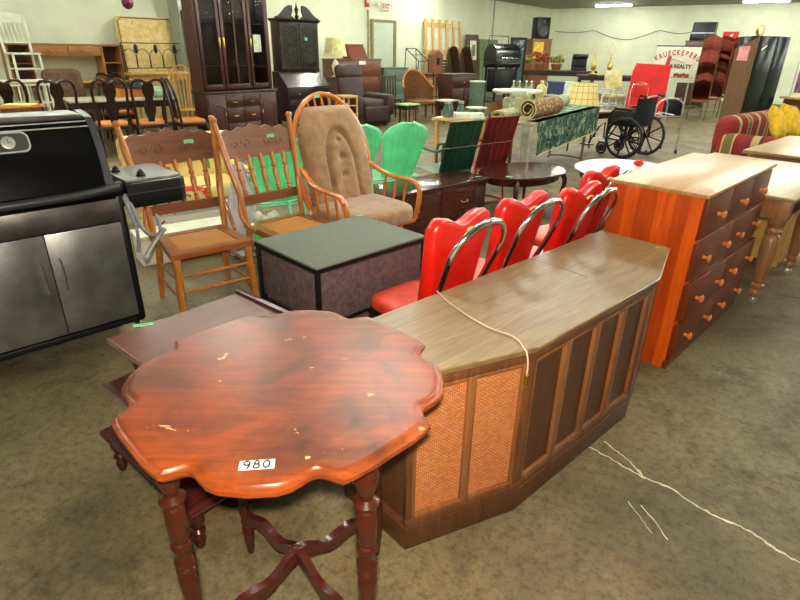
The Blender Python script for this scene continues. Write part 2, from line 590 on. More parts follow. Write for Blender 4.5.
for sx in (-1, 1):
    for sy in (-1, 1):
        lm = MB().lathe([(r*.86, f*(TZ-.035)) for r, f in LEGP], 22)
        lm.done('leg', M['table_leg'], t, (sx*.212, sy*.212-.038, 0), sharp=50)
for sgn in (1, -1):
    mb = MB()
    loops = []
    N = 26
    for i in range(N+1):
        u = -1 + 2*i/N
        x = u*.212; y = u*.212*sgn - .038
        z = .205 + .03*math.cos(u*PI) + .016*math.cos(u*3*PI)
        nx, ny = -sgn*.7071, .7071
        w, hh = .011, .017 + .006*abs(math.cos(u*2*PI))
        loops.append([(x+nx*w, y+ny*w, z-hh), (x-nx*w, y-ny*w, z-hh), (x-nx*w, y-ny*w, z+hh), (x+nx*w, y+ny*w, z+hh)])
    mb.rings(loops).done('stretcher', M['end_dark'], t, sharp=40)
# pasted lot tag reading 980
def strokes(mb, segs, ox, oy, s, w, z):
    for poly in segs:
        mb.tube([(ox+x*s, oy+y*s, z) for x, y in poly], w, 5)
def arc_(cx, cy, rx, ry, a0, a1, n=12):
    return [(cx+rx*math.cos(R(a0+(a1-a0)*k/n)), cy+ry*math.sin(R(a0+(a1-a0)*k/n))) for k in range(n+1)]
DIG = {'9': [arc_(.45,.72,.26,.26,0,360) + [(.70,.45),(.62,.2),(.5,0)]],
       '8': [arc_(.45,.76,.2,.22,0,360), arc_(.45,.28,.26,.27,0,360)],
       '0': [arc_(.45,.5,.28,.48,0,360)]}
p = G(257, 465, TZ)
lab = thing('lot_tag', 'white paper tag with handwritten number 980 stuck on parlour table top', 'tag', (p.x, p.y, TZ), R(7))
MB().box(-.034,-.013,.0003,.034,.013,.0013).done('paper', M['tag_paper'], lab)
nm = MB()
for i, ch in enumerate('980'):
    strokes(nm, DIG[ch], -.029+i*.019, -.0105, .021, .0019, .0014)
nm.done('number', M['ink'], lab)

# ================================================================== end table behind it
PSI = R(45)
def ax(psi):
    return Vector((math.cos(psi), math.sin(psi), 0)), Vector((-math.sin(psi), math.cos(psi), 0))
t = thing('end_table', 'brown tiered end table with small turned feet, behind the parlour table', 'table', (-.665, 1.788, 0), R(50))
def tier(name, z0, z1, hx, hy, m, bev=.008):
    mb = MB()
    loops = []
    h = z1-z0
    for f, i in [(0,.012),(.25,.004),(.45,.0),(.6,.006),(.7,.0),(.9,.002),(1,.008),(1,.03)]:
        loops.append([(-hx+i,-hy+i,z0+h*f),(hx-i,-hy+i,z0+h*f),(hx-i,hy-i,z0+h*f),(-hx+i,hy-i,z0+h*f)])
    return mb.rings(loops).done(name, m, t, sharp=25)
tier('tabletop', .55, .58, .29, .29, M['end_table'])
MB().box(.262,-.29,.58,.288,.29,.594,.004).done('rail', M['end_dark'], t)
tier('shelf', .376, .40, .335, .308, M['end_dark'])
tier('base', .16, .20, .38, .323, M['end_dark'])
MB().box(-.26,-.25,.20,.26,.25,.376,.003).done('cabinet_body', M['end_dark'], t)
MB().box(-.235,-.235,.40,.235,.235,.55,.003).done('apron', M['end_dark'], t)
dw = MB().box(-.22,-.262,.225,.22,-.25,.355,.004).done('drawer', M['end_dark'], t)
MB().ball((0,-.271,.29), .011, 10).done('knob', M['brass'], dw)
for sx in (-1,1):
    for sy in (-1,1):
        MB().lathe([(.010,0),(.016,.01),(.022,.04),(.014,.062),(.024,.07),(.024,.08),(.015,.09),(.026,.12),(.028,.145),(.028,.162)], 16).done('foot', M['table_leg'], t, (sx*.34, sy*.285, 0))
p = G(144, 325, .58)
tg = thing('sale_tag', 'pale green paper tag on the brown end table', 'tag', (p.x, p.y, .581), R(20))
MB().prism([(-.034,-.012),(.028,-.012),(.036,0),(.028,.012),(-.034,.012),(-.04,0)], 0, .0012).done('paper', M['label_green'], tg)
MB().box(-.018,-.002,.0012,.02,.0015,.0016).done('pencil_line', M['ink'], tg)

# ================================================================== console stereo
CP = R(43)
c = Vector((.757, 1.82, 0))
t = thing('console_stereo', 'long walnut console stereo with angled speaker wings and panelled front', 'console', c, CP)
CZ = .706
POLY = [(-.43,0),(.43,0),(.862,.142),(.862,.49),(-.862,.49),(-.862,.142)]
def inset_poly(poly, d):
    n = len(poly); out = []
    for i in range(n):
        p0, p1, p2 = (Vector(poly[i-1]), Vector(poly[i]), Vector(poly[(i+1) % n]))
        e1 = (p1-p0).normalized(); e2 = (p2-p1).normalized()
        n1 = Vector((-e1.y, e1.x)); n2 = Vector((-e2.y, e2.x))
        k = (n1+n2); k = k/ (1+n1.dot(n2))
        q = p1 + k*d
        out.append((q.x, q.y))
    return out
MB().prism(inset_poly(POLY, .006), 0, .095, bev=.003).done('plinth', M['console_dark'], t)
MB().prism(inset_poly(POLY, .034), .095, CZ-.03).done('cabinet_body', M['console_dark'], t)
tp = MB()
loops = []
for z, i in [(CZ-.03,.010),(CZ-.027,.004),(CZ-.016,.004),(CZ-.015,-.006),(CZ-.003,-.008),(CZ,-.004)]:
    loops.append([(x,y,z) for x, y in inset_poly(POLY, i)])
top = tp.rings(loops).done('tabletop', M['console_top'], t, sharp=25)
MB().box(.22,.2,CZ-.001,.2215,.49,CZ+.0006).done('lid_seam', M['console_dark'], top)
def panel_front(p, q, n, kind, frame_w=.028, stile=.03):
    """framed front between two plan points, n panels"""
    p, q = Vector((p[0],p[1],0)), Vector((q[0],q[1],0))
    L = (q-p).length
    ang = math.atan2(q.y-p.y, q.x-p.x)
    Mx = Matrix.Translation(p) @ Matrix.Rotation(ang, 4, 'Z')
    z0, z1 = .098, CZ-.034
    fm = MB()
    fm.box(0,.001,z0,L,.0255,z0+.03,.003,Mx)
    fm.box(0,.001,z1-.03,L,.0255,z1,.003,Mx)
    fm.box(0,.001,z0+.03,frame_w,.0255,z1-.03,.003,Mx)
    fm.box(L-frame_w,.001,z0+.03,L,.0255,z1-.03,.003,Mx)
    fm.done('front_frame', M['console'], t)
    inner = L-2*frame_w
    sm = MB()
    for k in range(n):
        a = frame_w + inner*k/n; b = frame_w + inner*(k+1)/n
        MB().box(a+.004,.017,z0+.03,b-.004,.025,z1-.03,0,Mx).done('speaker_grille' if kind == 'grille' else 'front_panel', M['grille_cloth'] if kind == 'grille' else M['console_dark'], t)
        if k:
            MB().box(a-stile/2,.001,z0+.03,a+stile/2,.0255,z1-.03,.005,Mx).done('moulding', M['console_trim'], t)
    em = MB()
    for a, b, cc, d in ((frame_w,frame_w+.012,z0+.03,z1-.03),(L-frame_w-.012,L-frame_w,z0+.03,z1-.03)):
        em.box(a,.003,cc,b,.0255,d,.003,Mx)
    em.box(frame_w+.012,.003,z0+.03,L-frame_w-.012,.0255,z0+.044,.003,Mx)
    em.box(frame_w+.012,.003,z1-.044,L-frame_w-.012,.0255,z1-.03,.003,Mx)
    em.done('trim', M['console_trim'], t)
PI2 = inset_poly(POLY, .008)
panel_front(PI2[0], PI2[1], 4, 'panel', .02, .04)
panel_front(PI2[5], PI2[0], 2, 'grille', .022, .03)
panel_front(PI2[1], PI2[2], 2, 'grille', .022, .03)
# faint speaker cones behind the cloth are part of the cloth's face
p = G(658, 248, CZ)
tag(MB().box(-.011,-.008,0,.011,.008,.0012).done('price_sticker', M['label_lime'], None, (p.x, p.y, CZ+.0005), R(-20)), 'small lime green sticker at the far corner of the console top', 'sticker')
# cord lying over the console
pts = [G(x, y, CZ+.004) for x, y in [(437,291),(447,301),(458,309),(470,317),(484,325),(498,331),(510,335),(519,341),(523.5,348)]]
e = pts[-1]
dn = Vector((e.x+.012, e.y-.035, CZ-.012))
def smooth_path(P, n=5):
    out = []
    for i in range(len(P)-1):
        p0, p1, p2, p3 = P[max(i-1,0)], P[i], P[i+1], P[min(i+2,len(P)-1)]
        for k in range(n):
            s_ = k/n
            out.append(.5*((2*p1)+(-p0+p2)*s_+(2*p0-5*p1+4*p2-p3)*s_**2+(-p0+3*p1-3*p2+p3)*s_**3))
    out.append(P[-1])
    return out
d_, w_ = ax(CP)
edge = c + d_*(-.467) + w_*(.0)
cp = smooth_path(pts)
hang = [Vector((e.x+.006, e.y-.02, CZ+.003)), Vector((e.x+.012, e.y-.028, CZ-.03)), Vector((e.x+.014, e.y-.028, CZ-.075))]
t2 = thing('power_cord', 'pale two-wire cord lying across the console top and hanging over its edge', 'cord', (0,0,0))
MB().tube(cp + smooth_path(hang, 4), .0027, 6).done('cable', M['cord'], t2)
h = hang[-1]
MB().lathe([(.004,0),(.008,-.004),(.009,-.03),(.006,-.036)], 10, h).box(h.x-.004,h.y-.002,h.z-.05,h.x-.0025,h.y+.002,h.z-.035).box(h.x+.0025,h.y-.002,h.z-.05,h.x+.004,h.y+.002,h.z-.035).done('plug', M['gold'], t2)

# ================================================================== pine chest of drawers
t = thing('chest_of_drawers', 'orange pine chest of drawers with pale top and round wooden knobs', 'chest of drawers', (1.691, 3.145, 0), R(45.6))
W, Dp, H = .601, .2375, .955
mb = MB()
mb.box(-W+.012,-Dp+.02,.03,W-.012,Dp-.006,H-.022)
mb.done('carcass', M['pine_drawer'], t)
n = 6
edges = [-Dp+.012, -Dp+.07, -.10, -.01, .085, .15, Dp-.004]
for k in range(n):
    for s in (-1, 1):
        MB().box(s*W-(.022 if s > 0 else 0), edges[k], 0, s*W+(.022 if s < 0 else 0), edges[k+1]-.0004, H-.02).done('side_board', M['pine'] if k % 2 == 0 else M['pine_mid'], t)
MB().box(-W-.008,-Dp-.01,H-.02,W+.012,Dp+.006,H,.004).done('tabletop', M['pine_top'], t)
kn = [(.0,0),(.011,0),(.009,-.012),(.012,-.02),(.02,-.026),(.021,-.032),(.014,-.038),(0,-.04)]
KM = Matrix.Rotation(PI/2, 4, 'X')
def knob(parent, x, y, z, m=None, s=1.0):
    mm = MB()
    mm.lathe([(r*s, -zz*s) for r, zz in kn], 14, (x, y, z), KM)
    return mm.done('knob', m or M['pine_knob'], parent)
rows = [(.725,.925,3),(.505,.712,2),(.28,.492,2),(.055,.267,2)]
for ri, (z0, z1, cnt) in enumerate(rows):
    for k in range(cnt):
        a = -W+.03 + (2*W-.06)*k/cnt; b = -W+.03 + (2*W-.06)*(k+1)/cnt
        out = {0:0, 1:.0, 2:.016, 3:.006}[ri]
        d = MB().box(a+.003,-Dp-.004-out,z0,b-.003,-Dp+.02,z1,.005).done('drawer', M['pine_drawer'], t)
        for f in ((.5,) if cnt == 3 else (.22,.78)):
            knob(d, a+(b-a)*f, -Dp-.004-out, (z0+z1)/2)
MB().box(-W,-Dp+.0,0,W,-Dp+.02,.05).done('base_rail', M['pine_drawer'], t)
MB().box(-W+.001,-Dp+.004,.712,W-.001,-Dp+.02,.725).box(-W+.001,-Dp+.004,.492,W-.001,-Dp+.02,.505).box(-W+.001,-Dp+.004,.267,W-.001,-Dp+.02,.28).done('rail', M['pine'], t)
p = G(709, 188, H)
tag(MB().box(-.012,-.006,0,.012,.006,.001).done('price_sticker', M['label_green'], None, (p.x, p.y, H+.0005), R(40)), 'small green sticker on the near corner of the pine chest top', 'sticker')

# ================================================================== fabric drawer unit
t = thing('fabric_drawer_unit', 'low black-framed unit with two purple-brown fabric drawers and grey top', 'storage unit', (-.303, 2.679, 0), R(44.7))
X, Yd, H = .3525, .26, .672
MB().box(-X,-Yd,H-.012,X,Yd,H,.004).done('top_panel', M['felt'], t)
fm = MB()
fm.box(-X-.002,-Yd-.002,H-.03,X+.002,-Yd+.012,H-.010).box(-X-.002,Yd-.012,H-.03,X+.002,Yd+.002,H-.01).box(-X-.002,-Yd+.012,H-.03,-X+.012,Yd-.012,H-.01).box(X-.012,-Yd+.012,H-.03,X+.002,Yd-.012,H-.01)
fm.done('top_frame', M['black_metal'], t)
for sx in (-1,1):
    for sy in (-1,1):
        MB().box(-.011,-.011,0,.011,.011,H-.03,.003).done('leg', M['black_metal'], t, (sx*(X-.012), sy*(Yd-.012), 0))
for z in (.36, .06):
    MB().box(-X+.02,-Yd+.006,z,X-.02,-Yd+.018,z+.014).box(-X+.02,Yd-.018,z,X-.02,Yd-.006,z+.014).box(-X+.006,-Yd+.02,z,-X+.018,Yd-.02,z+.014).box(X-.018,-Yd+.02,z,X-.006,Yd-.02,z+.014).done('rail', M['black_metal'], t)
for z0, z1 in ((.376,.636),(.076,.346)):
    MB().box(-X+.026,-Yd+.004,z0,X-.026,Yd-.004,z1,.008).box(-X+.012,-Yd+.03,z0+.01,X-.012,Yd-.03,z1-.01,.006).done('drawer', M['purple_fabric'], t)
p = G(359.5, 215.5, H)
tag(MB().prism([(-.026,-.009),(.02,-.012),(.026,.008),(-.02,.012)], 0, .001).done('price_sticker', M['label_green'], None, (p.x, p.y, H+.0005), R(30)), 'small green sticker on the grey top of the fabric drawer unit', 'sticker')

# ================================================================== gas grill
t = thing('gas_grill', 'black and stainless gas barbecue grill with side burner shelf', 'grill', (-1.474, 2.807, .088), R(44))
t.scale = (.945, .945, .945)
GW, GD = .80, .52
MB().box(-GW-.02,.005,.05,0,GD,.80,.006).done('cabinet_body', M['black_metal'], t)
MB().box(-GW-.04,-.012,.035,.006,GD+.01,.07,.006).done('base_frame', M['black_metal'], t)
MB().box(-.022,-.022,.05,.012,.004,.80,.006).done('corner_post', M['black_metal'], t)
MB().box(-GW-.03,-.022,.05,-GW,.004,.80,.006).done('corner_post', M['black_metal'], t)
for a, b, hx in ((-.402,-.024,-.36),(-GW+.004,-.406,-.448)):
    d = MB().box(a,-.024,.085,b,.002,.655,.004).done('door', M['steel'], t)
    hm = MB().tube([(hx,-.026,.34),(hx,-.05,.35),(hx,-.052,.40),(hx,-.052,.46),(hx,-.05,.51),(hx,-.026,.52)], .006, 8)
    hm.done('handle', M['chrome'], d)
MB().box(-GW+.004,-.022,.662,-.022,.004,.785,.004).done('control_panel', M['steel_dark'], t)
MB().box(-GW-.05,-.02,.785,.015,GD,.845,.008).done('firebox', M['black_gloss'], t)
# lid : profile extruded along X
prof = [(.0,.85),(.012,.90),(.05,1.03),(.10,1.14),(.15,1.185),(.30,1.21),(.42,1.19),(GD-.01,1.05),(GD,.85)]
mb = MB()
loops = []
for x, s in ((-GW-.045,.0),(-GW-.04,.006),(-.055,.006),(-.05,0)):
    loops.append([(x, y, z) for y, z in prof])
mb.rings(loops)
lid = mb.done('lid', M['black_gloss'], t, sharp=30)
for x0 in (-.05, -GW-.08):
    mb = MB()
    pr = [(y-.012 if y < .2 else y+.005, z+.012) for y, z in prof]
    mb.rings([[(x0, y, z) for y, z in pr], [(x0+.035, y, z) for y, z in pr]])
    mb.done('end_cap', M['grey_plastic'], lid, sharp=30)
MB().bar((-GW-.04,.137,1.179),(-.05,.137,1.179),.008,.006).done('trim_strip', M['alu'], lid)
MB().bar((-GW-.04,.112,1.156),(-.05,.112,1.156),.006,.006).done('trim_strip', M['alu'], lid)
MB().box(-GW-.04,.16,1.186,-.055,.40,1.214,.005).done('warming_top', M['steel_dark'], lid)
# handle bar
hp = [(-GW-.03,-.03,.835),(-GW*.75,-.068,.838),(-GW*.5,-.078,.84),(-GW*.25,-.07,.842),(0,-.03,.85)]
hp = smooth_path([Vector(q) for q in hp], 8)
hb = MB().tube(hp, .02, 12)
for i in range(1, len(hp)-1):
    for f in (0, .33, .66):
        q = hp[i].lerp(hp[i+1], f)
        dirn = (hp[i+1]-hp[i]).normalized()
        hb.tube([q-dirn*.002, q+dirn*.002], .0225, 10)
hb.done('handle', M['grey_plastic'], lid)
for hx_, hz_ in ((0,.85),(-GW-.03,.835)):
    MB().cbox((hx_,-.012,hz_), (.045,.05,.045), .008).done('handle_bracket', M['black_metal'], lid)
# badge with thermometer dial
bM = Matrix.Translation((-.43,.077,1.105)) @ Matrix.Rotation(R(90-21), 4, 'X')
def rrect(w, h, r, n=5):
    out = []
    for cx, cy, a0 in ((w-r,h-r,0),(-w+r,h-r,90),(-w+r,-h+r,180),(w-r,-h+r,270)):
        for k in range(n+1):
            a = R(a0+90*k/n)
            out.append((cx+r*math.cos(a), cy+r*math.sin(a)))
    return out
bd = MB().prism(rrect(.092,.05,.034), -.006, .012, bM).done('badge', M['alu'], lid)
MB().prism(rrect(.085,.043,.029), .012, .0125, bM).done('badge_plate', M['grey_plastic'], lid)
MB().lathe([(.03,.012),(.03,.017),(.024,.018),(0,.018)], 24, (0,0,0), bM).done('thermometer', M['alu'], lid)
MB().box(-.0015,-.002,.018,.0015,.018,.019,0,bM).box(-.0015,-.002,.018,.012,.001,.019,0,bM).done('needle', M['ink'], lid)
# side shelf with burner
sm = MB()
sm.prism([(.05,.0),(.33,.0),(.365,.03),(.365,.39),(.33,.42),(.05,.42)], .855, .868, bev=.004)
sh = sm.done('side_shelf', M['shelf_grey'], t)
MB().prism([(.04,-.03),(.34,-.03),(.378,.005),(.378,.395),(.34,.43),(.04,.43)], .715, .855, bev=.012).done('shelf_body', M['black_metal'], sh)
MB().prism([(.036,-.034),(.343,-.034),(.382,.003),(.382,.397),(.343,.434),(.036,.434)], .795, .80).done('shelf_ridge', M['grey_plastic'], sh)
for x, y in ((.16,.07),(.09,.27)):
    MB().lathe([(.024,0),(.025,.012),(.018,.016),(.017,.03),(0,.031)], 14, (x,y,.868)).box(x-.004,y-.016,.898,x+.004,y+.016,.908,.002).done('knob', M['black_metal'], sh)
MB().box(-.01,.05,.72,.05,.40,.745).done('shelf_bracket', M['black_metal'], sh)
hs = smooth_path([Vector(q) for q in [(.03,-.005,.80),(.05,-.03,.72),(.07,-.04,.62),(.12,-.045,.55),(.175,-.04,.56),(.18,-.02,.63),(.175,-.01,.66)]], 6)
MB().tube(hs, .011, 8).done('gas_hose', M['hose'], t)
hs = smooth_path([Vector(q) for q in [(.02,-.01,.79),(.03,-.045,.70),(.045,-.05,.60),(.04,-.04,.50),(.03,-.035,.47)]], 6)
MB().tube(hs, .009, 8).done('gas_hose', M['hose'], t)
hs = [(.20,-.05,.575),(.15,-.06,.54),(.09,-.065,.475),(.06,-.066,.44)]
MB().tube(smooth_path([Vector(q) for q in hs], 5), .012, 8).lathe([(.012,0),(.018,.004),(.018,.02),(.012,.022)], 10, (.06,-.066,.425)).done('gas_fitting', M['alu'], t)
for x, y in ((-.03,.03),(-.03,GD-.03),(-GW,.03),(-GW,GD-.03)):
    MB().lathe([(.02,-.0931),(.03,-.089),(.03,-.045),(.014,-.04),(.014,.04)], 12, (x,y,0)).done('caster', M['rubber'], t)
MB().box(-GW-.45,.02,.79,-GW-.045,.45,.815,.006).done('side_shelf', M['steel_dark'], t)
# ================================================================== pressed-back cane chairs
def mk_press():
    t = thing('cane_chair', 'x', 'chair', (0,0,0), 0, None)
    hw, hd, sz = .215, .205, .45
    fr = MB()
    o = [(-hw-.01,-hd-.015),(hw+.01,-hd-.015),(hw-.02,hd),(-hw+.02,hd)]
    i = [(-hw+.055,-hd+.045),(hw-.055,-hd+.045),(hw-.075,hd-.06),(-hw+.075,hd-.06)]
    loops = [[(x,y,sz-.035) for x,y in i],[(x,y,sz-.035) for x,y in o],[(x,y,sz-.006) for x,y in o],[(x*.985,y*.985,sz) for x,y in o],[(x,y,sz) for x,y in i]]
    fr.rings(loops+[loops[0]], cap=False)
    fr.done('seat_frame', M['oak_dark'], t, sharp=30)
    MB().prism(i, sz-.012, sz-.004).done('cane_seat', M['cane'], t)
    L = [(0,.0),(.014,.0),(.017,.05),(.02,.5),(.021,.9),(.016,1)]
    fl = [(.013,0),(.016,.06),(.02,.2),(.017,.3),(.0215,.34),(.022,.75),(.019,.8),(.023,.84),(.022,.95),(.015,1)]
    for s in (-1,1):
        MB().turned((s*(hw-.005),-hd-.005,0),(s*(hw-.02),-hd+.01,sz-.03), fl).done('leg', M['oak'], t)
        MB().turned((s*(hw-.01),hd+.045,0),(s*(hw-.03),hd-.015,sz-.03), [(.013,0),(.019,.5),(.018,1)]).done('leg', M['oak'], t)
        # back post rising from the seat and leaning back
        pts = smooth_path([Vector((s*(hw-.012),hd-.02,sz-.02)),Vector((s*(hw-.004),hd+.01,sz+.2)),Vector((s*(hw+.02),hd+.07,.85)),Vector((s*(hw+.042),hd+.15,1.105))], 6)
        n = len(pts)
        pr = [.017 if k < n*.12 else .0185+.0015*math.sin(k) if k < n-3 else .016 for k in range(n)]
        mb = MB().tube(pts, pr, 10)
        e = pts[-1]
        mb.ball((e.x,e.y,e.z+.012), (.021,.021,.022), 10)
        mb.done('back_post', M['oak'], t)
        pts = smooth_path([Vector((s*(hw+.0),hd+.01,sz+.19)),Vector((s*(hw+.022),hd-.02,sz+.08)),Vector((s*(hw+.015),hd-.09,sz+.012)),Vector((s*(hw+.003),hd-.15,sz-.004))], 5)
        MB().tube(pts, .0115, 8).done('hip_brace', M['oak'], t)
    tw = [(.007,0),(.009,.2),(.013,.3),(.009,.36),(.015,.44),(.015,.56),(.009,.64),(.013,.7),(.009,.8),(.007,1)]
    for z in (.30,.20):
        MB().turned((-hw+.01,-hd-.0,z),(hw-.01,-hd-.0,z), tw, 10).done('stretcher', M['oak'], t)
    for s in (-1,1):
        for z in (.28,.16):
            MB().turned((s*(hw-.01),-hd,z),(s*(hw-.015),hd+.03,z), [(.007,0),(.011,.5),(.007,1)], 10).done('stretcher', M['oak_dark'], t)
    MB().turned((-hw+.015,hd+.03,.24),(hw-.015,hd+.03,.24), [(.007,0),(.011,.5),(.007,1)], 10).done('stretcher', M['oak_dark'], t)
    def back_y(z):
        return hd + .012 + .00*z + .16*((z-sz)/.65)**1.6
    # lower rail
    zb = .60
    mb = MB()
    mb.rings([[(x, back_y(zb-.03)-.0-.009, zb-.03),(x, back_y(zb-.03)+.009, zb-.03),(x, back_y(zb+.03)+.009, zb+.03),(x, back_y(zb+.03)-.009, zb+.03)] for x in (-hw-.0, 0, hw+.0)])
    mb.done('lower_rail', M['oak_crest'], t)
    # pressed crest rail
    N = 40
    mb = MB(); loops = []
    for k in range(N+1):
        u = -1+2*k/N
        x = u*(hw+.022)
        top = 1.035 + .020*(1-u*u) + .009*math.cos(u*5*PI) + (.012 if abs(u) < .3 else 0)*math.cos(u/.3*PI/2)
        bot = .875 - .012*(1-abs(u))
        yb = -.018*(1-u*u)*-1
        loops.append([(x, back_y(bot)+yb-.009, bot),(x, back_y(bot)+yb+.009, bot),(x, back_y(top)+yb+.008, top),(x, back_y(top)+yb-.008, top)])
    crest = mb.rings(loops).done('crest_rail', M['oak_crest'], t, sharp=50)
    # carved scrolls pressed into the crest
    for s in (-1,1):
        for (cx, cz, r0) in ((.075,.955,.035),(.15,.95,.026)):
            pts = []
            for k in range(22):
                a = k*.36
                rr = r0*(1-k/26)
                x = s*(cx + rr*math.cos(a)); z = cz + rr*math.sin(a)
                u = x/(hw+.012)
                pts.append((x, back_y(z) + .018*(1-u*u) - .0095, z))
            MB().tube(pts, .0028, 5).done('carving', M['oak_crest'], crest)
    sp = [(.006,0),(.008,.06),(.012,.1),(.007,.13),(.012,.17),(.008,.2),(.007,.26),(.01,.34),(.013,.5),(.011,.58),(.007,.62),(.012,.66),(.012,.7),(.0075,.74),(.011,.88),(.008,1)]
    for k in range(5):
        x = (-.5+.25*k)*hw*1.45
        MB().turned((x, back_y(zb+.02), zb+.02),(x*1.06, back_y(.885)+.012, .885), [(r_*1.35, f_) for r_, f_ in sp], 12).done('spindle', M['oak'], t)
    mb = MB()
    u = .45
    x = u*(hw+.012)
    mb.box(x-.028,back_y(.985)+.018*(1-u*u)-.0125,.975,x+.028,back_y(.985)+.018*(1-u*u)-.011,1.0)
    mb.done('price_sticker', M['label_green'], t, label='pale green price sticker')
    return t
ch = mk_press()
ch.location = (-1.265, 3.30, 0); ch.scale = (1.13, 1.03, 1.0); ch.rotation_euler.z = R(38)
ch['label'] = 'golden oak cane-seat chair right beside the gas grill'
ch['group'] = 'oak chairs with cane seats'
dup(ch, (-.755, 3.625, 0), R(46), 'golden oak cane-seat chair beside the tan-cushioned rocker', 'oak chairs with cane seats')

# ================================================================== glider rocker with tan cushion
t = thing('glider_rocker', 'orange oak hoop-back rocker with tufted tan cushions', 'rocking chair', (-.31, 4.05, 0), R(44))
def bk(z):      # lean of the back
    return .20 + .30*(z-.40)
HR, HZ, HT = .345, .78, .455
hoop = []
for k in range(33):
    a = PI*k/32
    z = HZ + HT*math.sin(a)
    hoop.append(Vector((HR*math.cos(a), bk(z), z)))
hoop = [Vector((.26, bk(.38), .38)), Vector((.325, bk(.6), .6))] + hoop + [Vector((-.325, bk(.6), .6)), Vector((-.26, bk(.38), .38))]
MB().tube(hoop, .019, 10).done('hoop', M['rocker'], t)
for k in range(7):
    x = -.2+.4*k/6
    zt = HZ+HT*math.sqrt(max(0, 1-(x/HR)**2))
    MB().tube([(x*.8, bk(.4), .4),(x, bk(zt), zt-.01)], .009, 8).done('spindle', M['rocker'], t)
MB().box(-.33,-.27,.34,.33,.24,.38,.012).done('seat_frame', M['rocker'], t)
# back cushion with tufted inner oval
N1, N2 = 52, 60
def cushion(front):
    def fn(u, v):
        x = (u-.5)*2; zz = v
        z = .43 + .725*zz
        half = .288 + .012*math.sin(zz*PI)
        if zz > .66:
            half *= math.sqrt(max(0, 1-((zz-.66)/.36)**2*.66))
        px = x*half
        edge = max(0, (1-abs(x)**5))*max(0, (1-abs(2*zz-1)**12))
        th = .07*edge**.45
        ez = (zz-.42)/.36
        rr = math.hypot(px/.125, max(ez, 0))
        g = .042*math.exp(-((rr-1)/.10)**2) + (-.012*math.exp(-((rr-.6)/.3)**2))
        tuft = 0
        for bz in (.34, .52, .68):
            tuft += .035*math.exp(-((px/.026)**2 + ((zz-bz)/.03)**2))
        if not front:
            return Vector((px, bk(z)-.022+.012*edge, z))
        return Vector((px, bk(z)-.02-th*1.3+(g+tuft)*min(1, edge*2), z))
    return fn
mb = MB()
f0 = cushion(True); f1 = cushion(False)
g0 = [[f0(i/N1, j/N2) for j in range(N2+1)] for i in range(N1+1)]
mb.sheet(f0, N1, N2)
mb.sheet(f1, N1, N2)
bmesh.ops.remove_doubles(mb.b, verts=mb.b.verts[:], dist=.002)
cb = mb.done('back_cushion', M['tan_velour'], t, sharp=70)
for bz in (.34,.52,.68):
    z = .43+.71*bz
    MB().ball((0, bk(z)-.02-.06, z), (.012,.008,.012), 10).done('button', M['tan_velour'], cb)
for s in (-1,1):
    MB().tube([(s*.17, bk(1.11)-.02, 1.11),(s*.225, bk(1.12)+.0, 1.12),(s*.25, bk(1.08)+.03, 1.08)], .008, 6).done('cushion_tie', M['tan_velour'], cb)
mb = MB().ball((0,-.035,.435), (.315,.31,.075), 32, None, .5)
mb.done('seat_cushion', M['tan_velour'], t, sharp=80)
for s in (-1,1):
    pts = smooth_path([Vector((s*.305, bk(.72)-.0, .74)),Vector((s*.335,.16,.675)),Vector((s*.35,.02,.645)),Vector((s*.36,-.14,.645)),Vector((s*.36,-.235,.625)),Vector((s*.355,-.27,.56)),Vector((s*.34,-.275,.48)),Vector((s*.32,-.26,.37))], 6)
    MB().tube(pts, .024, 10, flat=.62).done('armrest', M['rocker'], t)
    for y in (.10, -.02, -.13):
        MB().turned((s*.30,y,.37),(s*.345,y-.01,.64), [(.008,0),(.013,.3),(.009,.5),(.012,.7),(.008,1)], 10).done('arm_spindle', M['rocker'], t)
    MB().bar((s*.25,-.30,.06),(s*.25,.34,.06), .035,.045,.008).bar((s*.25,-.2,.08),(s*.25,-.17,.34), .03,.03).bar((s*.25,.22,.08),(s*.25,.19,.34), .03,.03).done('glider_base', M['rocker'], t)
    MB().box(s*.25-.02,-.32,0,s*.25+.02,-.26,.04).box(s*.25-.02,.30,0,s*.25+.02,.36,.04).done('foot', M['rocker'], t)
MB().bar((-.25,0,.06),(.25,0,.06),.03,.04).done('cross_bar', M['rocker'], t)
p = Vector((.0, bk(1.18)-.012, 1.197))
MB().cbox((-.05, bk(1.225)-.021, 1.224), (.045,.002,.022)).done('price_sticker', M['label_green'], t, label='small green price sticker')

